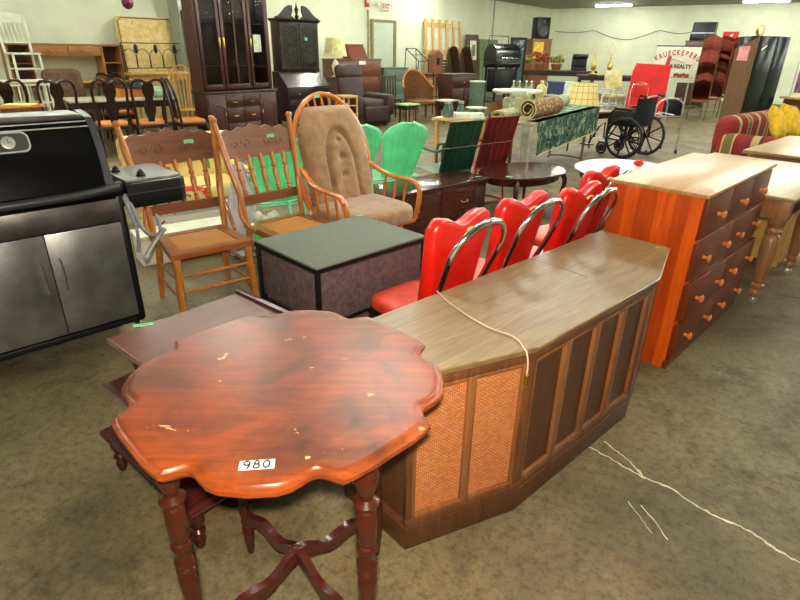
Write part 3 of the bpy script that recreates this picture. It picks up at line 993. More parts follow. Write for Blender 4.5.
# ================================================================== metal lawn chairs seen from behind
def lawn_chair(name, label, loc, rz, mback, mseat, mframe, shell=True, tall=.56, width=.50, group='metal lawn chairs', offs=(0,), bw=.49):
    t = thing(name, label, 'lawn chair', loc, rz, group)
    # seated side is +Y, back leans towards -Y
    sz = .36
    fw = -.015 if shell else -.012
    lean = math.tan(R(22 if shell else 15))
    if shell:
        for off_ in offs:
            def fn(u, v, off_=off_):
                x = (u-.5)*2; zz = v
                half = bw/2*(.70+.30*min(1, zz/.75))
                if zz > .7:
                    half *= max(0, 1-((zz-.7)/.305)**3.4*.8)
                z = sz+.03+tall*zz
                g = (u*8) % 1
                rib = .007*math.exp(-((g-.5)/.10)**2)*(1 if abs(x) < .9 else 0)
                rim = .018*max(0, abs(x)-.88)/.12
                return Vector((off_+x*half, -.16-lean*(z-sz)+.055*x*x+rim+rib, z))
            bo = MB().sheet(fn, 64, 24, .006).done('backrest', mback, t, sharp=60)
            rim = [fn(0, k/12) for k in range(13)] + [fn(k/20, 1) for k in range(1, 20)] + [fn(1, 1-k/12) for k in range(13)]
            MB().tube(rim, .010, 6).done('rim', mback, bo)
    else:
        mb = MB()
        def P(x, zz):
            z = sz+.03+tall*zz
            return Vector((x*width/2, -.16-lean*(z-sz), z))
        def fn(u, v):
            q = P((u-.5)*2, v)
            q.y += .004*math.cos(u*PI*16)*0
            return q
        mb.sheet(fn, 8, 8, .004)
        bk_ = mb.done('backrest', mback, t)
        mb = MB()
        for k in range(6):
            x = -1+2*k/5
            mb.tube([P(x, 0)+Vector((0,-.004,0)), P(x, 1)+Vector((0,-.004,0))], .007, 6)
        for zz in (0,.5,1):
            mb.tube([P(-1, zz)+Vector((0,-.004,0)), P(1, zz)+Vector((0,-.004,0))], .007, 6)
        mb.done('back_rib', mframe, bk_)
    def fs(u, v):
        x = (u-.5)*2
        y = -.15+.50*v
        return Vector((x*width*.48, y, sz+.03+.02*v-.012*math.cos(x*PI/2)-.002*abs(math.sin(u*PI*6))-(.03*(v-.85)/.15 if v > .85 else 0)))
    MB().sheet(fs, 24, 12, .005).done('seat', mseat, t, sharp=60)
    for s in (-1,1):
        x = s*(width/2+fw)
        pts = smooth_path([Vector((x*.9,-.16-lean*.30,sz+.30)),Vector((x,-.10,sz+.245)),Vector((x,.10,sz+.25)),Vector((x,.30,sz+.235)),Vector((x,.375,sz+.16)),Vector((x,.36,.2)),Vector((x,.30,.04)),Vector((x,.22,.014)),Vector((x,-.1,.013)),Vector((x,-.22,.013))], 6)
        MB().tube(pts, .0125, 8).done('arm_frame', mframe, t)
        MB().tube([(x*.9,.28,sz+.01),(x,.36,.25)], .009, 6).done('leg', mframe, t)
        MB().tube([(x*.9,-.16,sz+.02),(x,-.18,.2),(x,-.2,.013)], .011, 6).done('leg', mframe, t)
    MB().tube([(-(width/2+fw),-.22,.013),((width/2+fw),-.22,.013)], .0125, 8).done('cross_tube', mframe, t)
    MB().tube([(-(width/2+fw),-.16,sz),((width/2+fw),-.16,sz)], .010, 6).done('cross_tube', mframe, t)
    return t
def place_back(px, py, z):
    return G(px, py, z)
GRP = 'metal lawn chairs'
def put_lawn(px, py, z, rz, *a, **k):
    q = G(px, py, z)
    w_ = ax(R(rz))[1]
    return lawn_chair('lawn_chair', a[0], (q.x+.17*w_.x, q.y+.17*w_.y, 0), R(rz), *a[1:], **k)
put_lawn(378, 175.5, .43, 28, 'mint green two-seat metal lawn glider with twin shell backs, right of the tan rocker', M['mint'], M['mint'], M['mint'], True, .54, .98, GRP, (-.245,.245), .47)
put_lawn(279, 197, .43, 26, 'mint green shell-back metal lawn chair seen through the cane chair spindles', M['mint'], M['mint'], M['mint'], True, .54, .47, GRP)
put_lawn(455, 168, .43, 37, 'dark green slatted-back metal lawn chair with pale seat', M['dark_green'], M['pale_mint'], M['dark_green'], False, .52, .44, GRP)
put_lawn(490, 163.5, .43, 37, 'dull red slatted-back metal lawn chair beside the dark green one', M['barn_red'], M['vinyl_seat'], M['barn_red'], False, .54, .46, GRP)

# ================================================================== coffee tables
a = G(487, 179, .45)
cd, cw = ax(R(42))
cx = a - cd*.56 + cw*.26
t = thing('coffee_table', 'long dark coffee table with a drawer, behind the red vinyl chairs', 'table', (cx.x, cx.y, 0), R(42))
MB().box(-.66,-.22,.42,.66,.22,.45,.006).done('tabletop', M['cherry'], t)
MB().box(-.63,-.2,.09,.63,.2,.42,.003).done('cabinet_body', M['cherry'], t)
for x0, x1 in ((-.61,-.01),(.01,.61)):
    d = MB().box(x0,-.212,.13,x1,-.2,.40,.004).done('drawer', M['cherry'], t)
    c0 = (x0+x1)/2
    MB().tube([(c0-.04,-.213,.28),(c0-.035,-.23,.268),(c0+.035,-.23,.268),(c0+.04,-.213,.28)], .004, 6).done('pull', M['brass'], d)
MB().box(-.64,-.21,0,.64,.21,.09,.004).done('plinth', M['cherry'], t)
c0 = G(514, 171, .45)
t = thing('oval_coffee_table', 'dark oval coffee table with curved legs, beyond the long coffee table', 'table', (c0.x+.10, c0.y+.06, 0), R(40))
A, B = .52, .37
mb = MB()
loops = []
for z, i in ((.425,.012),(.43,0),(.442,0),(.45,.012)):
    loops.append([((A-i)*math.cos(2*PI*k/48), (B-i)*math.sin(2*PI*k/48), z) for k in range(48)])
mb.rings(loops).done('tabletop', M['cherry'], t, sharp=30)
mb = MB().rings([[((A-.06)*math.cos(2*PI*k/40), (B-.06)*math.sin(2*PI*k/40), z) for k in range(40)] for z in (.36,.425)])
mb.done('apron', M['cherry'], t)
for sx in (-1,1):
    for sy in (-1,1):
        x, y = sx*.36, sy*.23
        pts = smooth_path([Vector((x*.96,y*.96,.425)),Vector((x*1.08,y*1.08,.34)),Vector((x*1.03,y*1.03,.2)),Vector((x,y,.08)),Vector((x*1.12,y*1.12,.015))], 5)
        n = len(pts)
        MB().tube(pts, [.03-.016*min(1,k/(n*.7)) for k in range(n)], 10).done('leg', M['cherry'], t)
for px, py in ((478,176.5),(509,176.5)):
    p = G(px, py, .45)
    tag(MB().box(-.028,-.011,0,.028,.011,.001).done('price_sticker', M['label_green'], None, (p.x, p.y, .4505), R(15)),
        'pale green sticker on the oval coffee table, ' + ('towards its left end' if px < 490 else 'near the middle of its near edge'), 'sticker')
# marble table
t = thing('marble_table', 'round white marble-topped low table behind the pine chest', 'table', (G(579,170,.5).x+.53, G(579,170,.5).y+.10, 0), R(30))
MB().lathe([(0,.478),(.50,.478),(.525,.484),(.53,.492),(.52,.5),(0,.5)], 56).done('tabletop', M['marble'], t)
MB().lathe([(.40,.40),(.46,.40),(.47,.42),(.455,.44),(.49,.46),(.505,.478),(0,.478),(0,.40)], 48).done('apron', M['cherry'], t)
for k in range(4):
    a = PI/4+k*PI/2
    MB().lathe([(.018,0),(.026,.02),(.02,.05),(.032,.09),(.035,.2),(.022,.25),(.036,.27),(.03,.3),(.042,.36),(.04,.41)], 14).done('leg', M['cherry'], t, (.40*math.cos(a), .40*math.sin(a), 0))
p = G(638, 166, .5)
tag(MB().ball((0,0,.03), (.05,.05,.03), 16, None, .9).ball((.02,0,.055),(.02,.02,.012),10).done('red_dish_cover', M['vinyl_red'], None, (p.x, p.y, .5)), 'small red domed trinket on the white marble table', 'ornament')

# ================================================================== red vinyl chairs with chrome hairpin backs
def mk_red():
    t = thing('vinyl_chair', 'x', 'chair', (0,0,0), 0, 'red vinyl and chrome chairs')
    sz = .45
    # back pad : wide, with a dipped top edge between two rounded ears
    W2 = .182
    def top(x):
        u = x/W2
        return .945 - .045*math.exp(-((u)/.40)**2) - .045*max(0, abs(u)-.72)**2/.0784
    n = 28
    bot = .50
    pts = [(-W2+2*W2*k/n, top(-W2+2*W2*k/n)) for k in range(n+1)]
    low = [((W2-2*W2*k/n)*.84, bot + .05*max(0, abs(1-2*k/n)-.6)**2/.16) for k in range(n+1)]
    poly = pts + low
    mb = MB(); loops = []
    zc = .72
    def lean(z):
        return -.185-.17*(z-sz)
    for f, o in ((.80,.040),(.90,.038),(.965,.028),(1,.0),(.965,-.024),(.90,-.032),(.80,-.034)):
        loops.append([(x*f, lean(zc+(z-zc)*f)+o, zc+(z-zc)*f) for x, z in poly])
    bkp = mb.rings(loops).done('backrest', M['vinyl_red'], t, sharp=60)
    MB().tube([(x*.955, lean(z)-.026, zc+(z-zc)*.955) for x, z in pts[2:-2]], .004, 6).done('piping', M['vinyl_red'], bkp)
    MB().tube([(x*.955, lean(z)+.03, zc+(z-zc)*.955) for x, z in pts[2:-2]], .004, 6).done('piping', M['vinyl_red'], bkp)
    MB().tube([(.045+.014*math.cos(PI*k/8)*2, lean(.875)-.036, .868+.014*math.sin(PI*k/8)*.8) for k in range(9)], .007, 8, flat=.6).done('handle', M['vinyl_tag'], bkp)
    # chrome hairpin : inverted U leaning back behind the pad
    def hl(z):
        return -.235-.42*(z-.5)
    hp = []
    for k in range(21):
        a = PI*k/20
        z = .80+.14*math.sin(a)
        hp.append(Vector((.16*math.cos(a), hl(z), z)))
    hp = [Vector((.12, hl(.40), .40)), Vector((.13, hl(.55), .55)), Vector((.147, hl(.68), .68))] + hp + [Vector((-.147, hl(.68), .68)), Vector((-.13, hl(.55), .55)), Vector((-.12, hl(.40), .40))]
    MB().tube(smooth_path(hp, 2), .0125, 12).done('back_frame', M['chrome'], t)
    MB().ball((0,-.03,sz), (.19,.18,.038), 32, None, .42).done('seat', M['vinyl_seat'], t, sharp=80)
    MB().box(-.19,-.20,.395,.19,.12,.42,.008).done('seat_pan', M['black_metal'], t)
    for s in (-1,1):
        for y in (-1,1):
            MB().tube(smooth_path([Vector((s*.15,y*.13-.03,.40)),Vector((s*.175,y*.15-.03,.36)),Vector((s*.19,y*.165-.03,0.005))], 5), .0115, 8).done('leg', M['chrome'], t)
    return t
rc = mk_red()
P0 = [(436,290,.65),(503,262,.65),(563,245,.66),(602,227,.68)]
labs = ['red vinyl chrome-backed chair nearest the fabric drawer unit', 'second red vinyl chrome-backed chair along from the fabric drawer unit', 'third red vinyl chrome-backed chair along, next to the last one', 'red vinyl chrome-backed chair squeezed against the pine chest']
dd, ww = ax(R(43))
for i, (px, py, pz) in enumerate(P0):
    q = G(px, py, pz)
    loc = Vector((q.x, q.y, 0)) + dd*.165 + ww*(.298 if i < 3 else .46) + dd*(.12 if i == 3 else 0)
    if i == 0:
        rc.location = loc; rc.rotation_euler.z = R(43); rc['label'] = labs[0]
    else:
        dup(rc, loc, R(43), labs[i])

# ================================================================== maple tables on the right
p1, p2 = Vector((2.435,3.453,0)), Vector((3.035,4.017,0))
dv = (p2-p1).normalized(); ang = math.atan2(dv.y, dv.x); wv = Vector((-dv.y, dv.x, 0))
Lg = (p2-p1).length
TH = .745
cen = p1 + dv*(Lg/2) + wv*.42
t = thing('drop_leaf_table', 'maple drop-leaf table on casters with thick turned legs, right of the pine chest', 'table', (cen.x, cen.y, 0), ang)
hx, hy = Lg/2+.07, .50
MB().box(-hx,-hy,TH-.024,hx+.5,hy,TH,.006).done('tabletop', M['maple_top'], t)
MB().box(-hx+.06,-hy+.06,TH-.16,hx+.4,-hy+.085,TH-.024).box(-hx+.06,hy-.085,TH-.16,hx+.4,hy-.06,TH-.024).box(-hx+.06,-hy+.085,TH-.16,-hx+.085,hy-.085,TH-.024).box(hx+.38,-hy+.085,TH-.16,hx+.40,hy-.085,TH-.024).done('apron', M['maple'], t)
lp = [(.022,.045),(.032,.06),(.036,.08),(.026,.1),(.038,.115),(.04,.135),(.03,.15),(.038,.17),(.05,.36),(.052,.45),(.038,.485),(.03,.495),(.048,.505),(.05,.52),(.034,.535),(.045,.56),(.052,.58),(.05,.6),(.055,.61)]
for sx in (-1,1,2.02):
    for sy in (-1,1):
        lx, ly = sx*Lg/2, sy*.42
        lm = MB().lathe(lp, 18, (lx,ly,0))
        lm.box(lx-.055,ly-.055,.60,lx+.055,ly+.055,TH-.024,.004)
        lg = lm.done('leg', M['maple'], t)
        MB().lathe([(.012,.012),(.022,.02),(.022,.03),(.01,.05)], 10, (lx,ly,0)).tube([(lx-.012,ly,.022),(lx+.012,ly,.022)], .022, 12).done('caster', M['alu'], lg)
poly = [(0,0)] + [(.7*math.sin(PI/2*k/12)*1.0*0+.0, 0) for k in ()]
leaf = [(-.42,0),(.42,0)] + [(.42*math.cos(PI*k/20), -.30*math.sin(PI*k/20)) for k in range(1, 20)]
mb = MB().prism([(x+.05, y) for x, y in leaf], -.011, .011, Matrix.Translation((.1,-hy-.012,TH-.02)) @ Matrix.Rotation(PI/2, 4, 'X'), bev=.004)
mb.done('drop_leaf', M['maple'], t)
b1 = G(743, 149.5, .75)
cen = b1 + dv*.75 - wv*.45
t = thing('plank_table', 'pale maple table standing behind the drop-leaf table', 'table', (cen.x, cen.y, 0), ang)
MB().box(-.75,-.45,.725,.75,.45,.75,.006).done('tabletop', M['maple_top'], t)
MB().box(-.752,-.452,.716,.752,.452,.7245,.003).done('edge_band', M['oak_crest'], t)
MB().box(-.69,-.39,.62,.69,.39,.716).done('apron', M['maple'], t)
for sx in (-1,1):
    for sy in (-1,1):
        MB().box(-.035,-.035,0,.035,.035,.64,.005).done('leg', M['maple'], t, (sx*.65, sy*.35, 0))
# pale wooden board box seen under the drop-leaf table
q = G(745, 245, .0)

p = cen = p1 + dv*(Lg/2+.60) + wv*.42
t = thing('wooden_crate', 'pale wooden crate on the floor under the drop-leaf table', 'crate', (p.x, p.y, 0), ang)
MB().box(-.13,-.34,.04,.13,.34,.54,.005).done('crate_body', M['lightwood'], t)
MB().box(-.14,-.35,.54,.14,.35,.565,.004).done('lid', M['lightwood'], t)
for sx in (-1,1):
    for sy in (-1,1):
        MB().box(sx*.10-.02,sy*.30-.02,0,sx*.10+.02,sy*.30+.02,.041).done('foot', M['lightwood'], t)
# ================================================================== helpers for the far furniture
def at(px, dist, py=50):
    q = D(px, py, dist)
    return Vector((q.x, q.y, 0))
UL = Vector((.695,.719,0)); NL = Vector((.719,-.695,0))
def wl(px, off):
    """floor point beside the left wall, 'off' metres into the room, seen at a picture column"""
    k = (px-400)/603
    p = Vector((BEND.x, BEND.y, 0)) + NL*off
    s_ = (p.x - k*p.y)/(k*UL.y - UL.x)
    return p + UL*s_
URT = Vector((.8,-.6,0)); NRT = Vector((-.6,-.8,0))
def wr(px, off):
    k = (px-400)/603
    p = Vector((CORN.x, CORN.y, 0)) + NRT*off
    s_ = (p.x - k*p.y)/(k*URT.y - URT.x)
    return p + URT*s_
def table(name, label, cat, loc, rz, w, d, h, mt, ml, leg=.03, th=.03, apron=.09, group=None):
    t = thing(name, label, cat, loc, rz, group)
    MB().box(-w/2,-d/2,h-th,w/2,d/2,h,.006).done('tabletop', mt, t)
    i = .05
    a = MB()
    a.box(-w/2+i,-d/2+i,h-th-apron,w/2-i,-d/2+i+.02,h-th).box(-w/2+i,d/2-i-.02,h-th-apron,w/2-i,d/2-i,h-th).box(-w/2+i,-d/2+i+.02,h-th-apron,-w/2+i+.02,d/2-i-.02,h-th).box(w/2-i-.02,-d/2+i+.02,h-th-apron,w/2-i,d/2-i-.02,h-th)
    a.done('apron', ml, t)
    for sx in (-1,1):
        for sy in (-1,1):
            MB().lathe([(leg*.6,0),(leg*.75,h*.3),(leg,h*.6),(leg*.8,h*.7),(leg*1.1,h*.78),(leg*1.1,h-th)], 10, (sx*(w/2-i-leg), sy*(d/2-i-leg), 0)).done('leg', ml, t)
    return t
def cabinet(name, label, cat, loc, rz, w, d, h, m, rows=((.1,.9,2),), pull=None, top=None, foot=.06, group=None, mtop=None):
    """rows of (z0 fraction, z1 fraction, number of fronts)"""
    t = thing(name, label, cat, loc, rz, group)
    MB().box(-w/2,-d/2,foot,w/2,d/2,h-.03,.004).done('cabinet_body', m, t)
    MB().box(-w/2-.02,-d/2-.02,h-.03,w/2+.02,d/2+.005,h,.008).done('tabletop', mtop or m, t)
    for sx in (-1,1):
        for sy in (-1,1):
            MB().box(sx*(w/2-.035)-.03, sy*(d/2-.035)-.03, 0, sx*(w/2-.035)+.03, sy*(d/2-.035)+.03, foot+.001).done('foot', m, t)
    for z0, z1, n in rows:
        for k in range(n):
            a = -w/2+.03+(w-.06)*k/n+.006; b = -w/2+.03+(w-.06)*(k+1)/n-.006
            dr = MB().box(a,-d/2-.014,foot+(h-.03-foot)*z0,b,-d/2+.004,foot+(h-.03-foot)*z1,.006).done('drawer' if (z1-z0)*h < .4 else 'door', m, t)
            if pull:
                MB().ball(((a+b)/2,-d/2-.022,foot+(h-.03-foot)*(z0+z1)/2), (.022,.01,.014), 8).done('knob', pull, dr)
    return t

# ================================================================== by the cane chairs
M['floral'] = floral('yellow floral print cloth', (224,200,130), [((206,48,36),.57),((96,128,70),.60),((226,150,110),.64)], 4.2)
M['strawberry'] = floral('white cloth with red fruit print', (222,216,200), [((200,44,40),.63),((90,130,70),.68)], 10)
M['lilac'] = plain('pale lilac plastic', (190,186,196), .35, 0, .4, .06, 6)
M['bag_green'] = plain('bright green paper', (70,200,90), .5)
q = at(168, 5.0)
t = thing('settee', 'yellow floral upholstered settee behind the cane chairs', 'settee', q, R(33))
MB().cbox((0,.26,.50), (1.0,.16,.62), .06, None, 4).done('backrest', M['floral'], t)
MB().cbox((0,-.06,.36), (.84,.5,.14), .05, None, 4).done('seat_cushion', M['floral'], t)
MB().cbox((0,-.02,.19), (1.0,.6,.2), .03, None, 3).done('base', M['strawberry'], t)
for s in (-1,1):
    MB().cbox((s*.46,-.04,.38), (.12,.6,.36), .05, None, 4).done('armrest', M['floral'], t)
for sx in (-1,1):
    for sy in (-1,1):
        MB().lathe([(.02,0),(.028,.095)], 10, (sx*.44, sy*.24-.02, 0)).done('foot', M['darkwood2'], t)
q = at(206, 4.22)
t = thing('blanket_box', 'white box printed with red fruit, under the cane chairs', 'box', (q.x-.36, q.y-.0, 0), R(36))
MB().box(-.36,-.12,0,.36,.12,.20,.012).done('box_body', M['strawberry'], t)
MB().box(-.37,-.13,.20,.37,.13,.235,.01).done('lid', M['white_paint'], t)
q = at(227, 4.2)
t = thing('plastic_bag', 'pale lilac plastic bag standing between the two cane chairs', 'bag', q, R(35))
mb = MB()
loops = []
for z, a, b in ((0,.05,.05),(.03,.13,.08),(.2,.14,.09),(.38,.12,.08),(.55,.085,.05),(.68,.05,.02),(.74,.035,.012)):
    loops.append([((a+.012*math.sin(k*2.6+z*9))*math.cos(2*PI*k/20), (b+.01*math.cos(k*3.1+z*7))*math.sin(2*PI*k/20)+.04*z, z) for k in range(20)])
mb.rings(loops).done('bag_body', M['lilac'], t)
q = at(252, 4.1)
t = thing('gift_bag', 'bright green bag with white tissue, seen behind the second cane chair', 'bag', (q.x, q.y, 0), R(20))
MB().prism([(-.10,-.06),(.10,-.06),(.10,.06),(-.10,.06)], 0, .34, bev=.006).done('bag_body', M['bag_green'], t)
mb = MB()
for k in range(5):
    mb.ball((-.06+.03*k, .01*math.sin(k*2), .345+.02*math.cos(k*1.7)), (.04,.035,.04), 8)
mb.done('tissue', M['white_paint'], t)

# ================================================================== along the left wall
tw = 3.2
q = wl(54, .53)
t = table('long_table', 'long pale-topped table against the left wall under the desk', 'table', q, R(46), 1.9, .90, .93, M['lightwood'], M['midwood'], .035)
q = wl(58, .28)
t = thing('kneehole_desk', 'brown kneehole desk with open side shelves, set up high by the left wall', 'desk', (q.x, q.y, .93), R(46))
H = .60
MB().box(-.96,-.20,H-.035,.96,.20,H,.006).done('desktop', M['honey'], t)
for s in (-1,1):
    MB().box(s*.93-.02,-.18,0,s*.93+.02,.18,H-.035).done('side_panel', M['honey'], t)
    MB().box(s*.58-.02,-.18,0,s*.58+.02,.18,H-.035).done('side_panel', M['honey'], t)
    MB().box(min(s*.60,s*.91),-.17,.27,max(s*.60,s*.91),.165,.29).box(min(s*.60,s*.91),-.17,.0,max(s*.60,s*.91),.165,.02).done('shelf', M['honey'], t)
    MB().box(min(s*.60,s*.91),.166,.02,max(s*.60,s*.91),.178,H-.035).done('back_panel', M['darkwood2'], t)
for k in range(2):
    a = -.56+.56*k
    dr = MB().box(a+.01,-.195,H-.20,a+.55,-.16,H-.04,.006).done('drawer', M['honey'], t)
    MB().ball((a+.28,-.202,H-.12), (.03,.012,.015), 8).done('knob', M['brass'], dr)
# white spindle chair standing on the table
q = wl(15, .72)
t = thing('spindle_chair', 'white painted spindle-back chair standing on the long table', 'chair', (q.x, q.y, .935), R(48))
hw, hd, sz = .22, .20, .45
MB().box(-hw,-hd,sz-.03,hw,hd,sz,.01).done('seat', M['white_paint'], t)
for s in (-1,1):
    MB().tube([(s*.2,-.19,0),(s*.19,-.17,sz-.02)], .02, 8).done('leg', M['white_paint'], t)
    MB().tube([(s*.2,.22,0),(s*.19,.18,sz-.02)], .02, 8).done('leg', M['white_paint'], t)
    MB().tube([(s*.195,.18,sz-.02),(s*.21,.22,.75),(s*.215,.28,1.0)], .02, 8).done('back_post', M['white_paint'], t)
mb = MB(); loops = []
for k in range(13):
    u = -1+k/6
    loops.append([(u*.215,.262,.90+.0),(u*.215,.285,.90),(u*.215,.30,1.0+.05*(1-u*u)),(u*.215,.276,1.0+.05*(1-u*u))])
mb.rings(loops).done('crest_rail', M['white_paint'], t)
MB().bar((-.2,.205,.60),(.2,.205,.60),.03,.02).done('lower_rail', M['white_paint'], t)
for k in range(5):
    x = -.12+.06*k
    MB().tube([(x,.206,.60),(x*1.1,.275,.91)], .010, 6).done('spindle', M['white_paint'], t)
for y in (-.185,.205):
    MB().tube([(-.19,y,.2),(.19,y,.2)], .012, 6).done('stretcher', M['white_paint'], t)
# mattress
M['mattress'] = floral('quilted tan mattress ticking', (212,184,122), [((222,198,140),.5),((196,166,104),.6)], 9)
q = wl(150, .34)
t = thing('mattress', 'tan quilted mattress stood on edge against the left wall', 'mattress', (q.x, q.y, 0), R(46))
Mx = Matrix.Rotation(R(-4), 4, 'X')
MB().cbox((0,0,1.02), (1.3,.2,2.0), .07, None, 4).xf(Mx).done('ticking', M['mattress'], t)
mb = MB()
for y in (-.098,.098):
    mb.tube([(-.59,y,.06),(-.62,y,.12),(-.62,y,1.92),(-.57,y,1.99),(.57,y,1.99),(.62,y,1.92),(.62,y,.12),(.59,y,.06)], .010, 6, True)
mb.xf(Mx).done('piping', M['midwood'], t)
# iron headboard
q = wl(150, .60)
t = thing('iron_headboard', 'dark iron headboard with looped bars in front of the mattress', 'headboard', (q.x, q.y, 0), R(46))
mt = M['black_metal']
MB().tube([(-.64,0,0),(-.64,0,1.56),(.64,0,1.56),(.64,0,0)], .014, 8).done('frame', mt, t)
MB().tube([(-.64,0,1.12),(.64,0,1.12)], .010, 6).done('rail', mt, t)
for k in range(5):
    x = -.51+.255*k
    MB().tube([(x-.12,0,1.12),(x-.12,0,1.34),(x-.08,0,1.43),(x,0,1.46),(x+.08,0,1.43),(x+.12,0,1.34),(x+.12,0,1.12)], .007, 6).done('loop', mt, t)
for x in (-.38,0,.38):
    MB().ball((x,-.012,1.46), (.04,.02,.085), 10).done('finial', mt, t)
# pale sideboard in front
q = wl(150, .98)
table('side_table', 'pale wooden high table in front of the iron headboard', 'table', q, R(46), 1.15, .38, 1.06, M['lightwood'], M['lightwood'], .025, .045)
# brown armchair
def armchair(label, loc, rz, m, w=.85, h=1.05, d=.85, cat='armchair', name='armchair'):
    t = thing(name, label, cat, loc, rz)
    MB().cbox((0,d*.33,h*.58), (w*.82,.24,h*.80), .10, Matrix.Rotation(R(-10),4,'X'), 5).done('backrest', m, t)
    MB().cbox((0,-.06,.40), (w*.66,d*.7,.18), .07, None, 4).done('seat_cushion', m, t)
    MB().cbox((0,0,.20), (w*.9,d*.82,.28), .05, None, 3).done('base', m, t)
    for s in (-1,1):
        MB().cbox((s*w*.43,-.04,.42), (.16,d*.82,.42), .07, None, 4).done('armrest', m, t)
    for sx in (-1,1):
        for sy in (-1,1):
            MB().box(sx*w*.38-.025,sy*d*.34-.025,0,sx*w*.38+.025,sy*d*.34+.025,.065).done('foot', M['darkwood'], t)
    return t
M['brown_cloth'] = plain('brown plush', (92,68,52), .85, 0, .2, .15, 9, .2)
armchair('brown plush armchair with rounded back, by the left wall below the desk', at(60, 9.75), R(46), M['brown_cloth'], .72, 1.18, .5)
# yellow windsor chair
M['yellow_wood'] = wood('yellow varnished wood', (186,128,40), (222,168,70), 'z', .35, .5, .2, .4)
q = at(179, 10.75)
t = thing('windsor_chair', 'yellow hoop-back wooden armchair beside the grey pillar', 'chair', q, R(25))
MB().lathe([(0,.43),(.22,.43),(.24,.445),(.22,.46),(0,.455)], 24, sx=1, sy=.9).done('seat', M['yellow_wood'], t)
hp = [Vector((.23*math.cos(PI*k/16)*1.25, .16+.12*math.sin(PI*k/16), .62+.58*math.sin(PI*k/16))) for k in range(17)]
MB().tube([Vector((.24,.12,.45))]+hp+[Vector((-.24,.12,.45))], .014, 8).done('hoop', M['yellow_wood'], t)
for k in range(7):
    x = -.21+.07*k
    MB().tube([(x*.7,.17,.45),(x*1.1,.16+.12*math.sqrt(max(0,1-(x/.29)**2)),.62+.57*math.sqrt(max(0,1-(x/.29)**2)))], .009, 6).done('spindle', M['yellow_wood'], t)
for s in (-1,1):
    MB().tube([(s*.27,.17,.68),(s*.3,0,.68),(s*.28,-.16,.67)], .018, 8, flat=.6).tube([(s*.27,-.13,.67),(s*.2,-.1,.45)], .010, 6).done('armrest', M['yellow_wood'], t)
    for y in (-1,1):
        MB().tube([(s*.15,y*.14,.44),(s*.22,y*.2,0)], .016, 8).done('leg', M['yellow_wood'], t)
# grey pillar
q = wl(184, .55)
MB().box(-.22,-.22,0,.22,.22,CEIL).done('trim_1', M['pillar'], None, (q.x, q.y, 0), R(46), kind='structure')
M['mirror_reflection'] = floral('painted mirror reflection', (70,84,78), [((130,140,130),.55),((44,52,50),.6)], 5, .15)  # mirror's reflection painted into the glass colour as blotches
q = wl(191, .85)
t = thing('framed_mirror', 'tall narrow dark-framed mirror leaning between the pillar and the hutch', 'mirror', (q.x+.12, q.y-.02, 0), R(46))
Mx = Matrix.Rotation(R(-4), 4, 'X')
MB().box(-.26,-.02,.0,-.2,.02,2.15).box(.2,-.02,0,.26,.02,2.15).box(-.2,-.02,0,.2,.02,.06).box(-.2,-.02,2.09,.2,.02,2.15).xf(Mx).done('frame', M['darkwood'], t)
MB().box(-.2,-.008,.06,.2,.008,2.09).xf(Mx).done('glass', M['mirror_reflection'], t)
M['pink'] = plain('pink paper', (226,150,160), .6)
q = wl(187.5, .012)
tag(MB().box(-.12,-.004,0,.12,.004,.24).done('notice', M['pink'], None, (q.x, q.y, 2.36), R(46)), 'pink paper notice on the left wall above the tall mirror', 'notice')
# hanging ornament
M['maroon'] = plain('maroon foil', (104,44,62), .3, .3)
q = wl(130, .9)
t = thing('hanging_ornament', 'maroon ball ornament hanging from the ceiling above the mattress', 'ornament', (q.x, q.y, 0))
z = D(130, 2.5, q.y).z
MB().ball((0,0,z), (.10,.10,.11), 16).done('ball', M['maroon'], t)
MB().tube([(0,0,z+.10),(0,0,CEIL)], .004, 5).done('string', M['cord'], t)

# ================================================================== dining set
def mk_dchair():
    t = thing('dining_chair', 'x', 'chair', (0,0,0), 0, 'dark splat-back dining chairs')
    m = M['dark_chair']
    sz, hw, hd = .46, .23, .21
    MB().box(-hw,-hd,sz-.08,hw,hd,sz-.03,.008).done('seat_frame', m, t)
    MB().cbox((0,0,sz-.008), (2*hw-.04,2*hd-.04,.06), .024, None, 3).done('seat_cushion', M['peach'], t)
    for s in (-1,1):
        pts = smooth_path([Vector((s*.2,-.185,sz-.04)),Vector((s*.225,-.205,.3)),Vector((s*.205,-.19,.12)),Vector((s*.22,-.205,.012))], 4)
        MB().tube(pts, [.028-.012*min(1,k/8) for k in range(len(pts))], 8).done('leg', m, t)
        MB().tube([(s*.2,.19,sz-.02),(s*.195,.22,.2),(s*.2,.27,0)], .018, 8).done('leg', m, t)
    loop = [Vector((-.2,.19,sz-.03)),Vector((-.215,.22,.72)),Vector((-.23,.265,.93)),Vector((-.19,.30,1.05)),Vector((-.10,.305,1.07)),Vector((0,.30,1.03)),Vector((.10,.305,1.07)),Vector((.19,.30,1.05)),Vector((.23,.265,.93)),Vector((.215,.22,.72)),Vector((.2,.19,sz-.03))]
    MB().tube(smooth_path(loop, 4), .020, 8).done('back_frame', m, t)
    prof = [(.045,.0),(.05,.1),(.075,.22),(.085,.36),(.06,.5),(.055,.62),(.085,.78),(.08,.9),(.06,1)]
    mb = MB(); L = []
    for w_, f in prof:
        z = sz+.02+f*.55; y = .19+.11*f**1.3
        L.append([(-w_,y-.008,z),(w_,y-.008,z),(w_,y+.008,z),(-w_,y+.008,z)])
    mb.rings(L).done('splat', m, t)
    return t
M['peach'] = plain('peach seat cloth', (206,128,70), .8, 0, .3, .08, 30)
dc = mk_dchair()
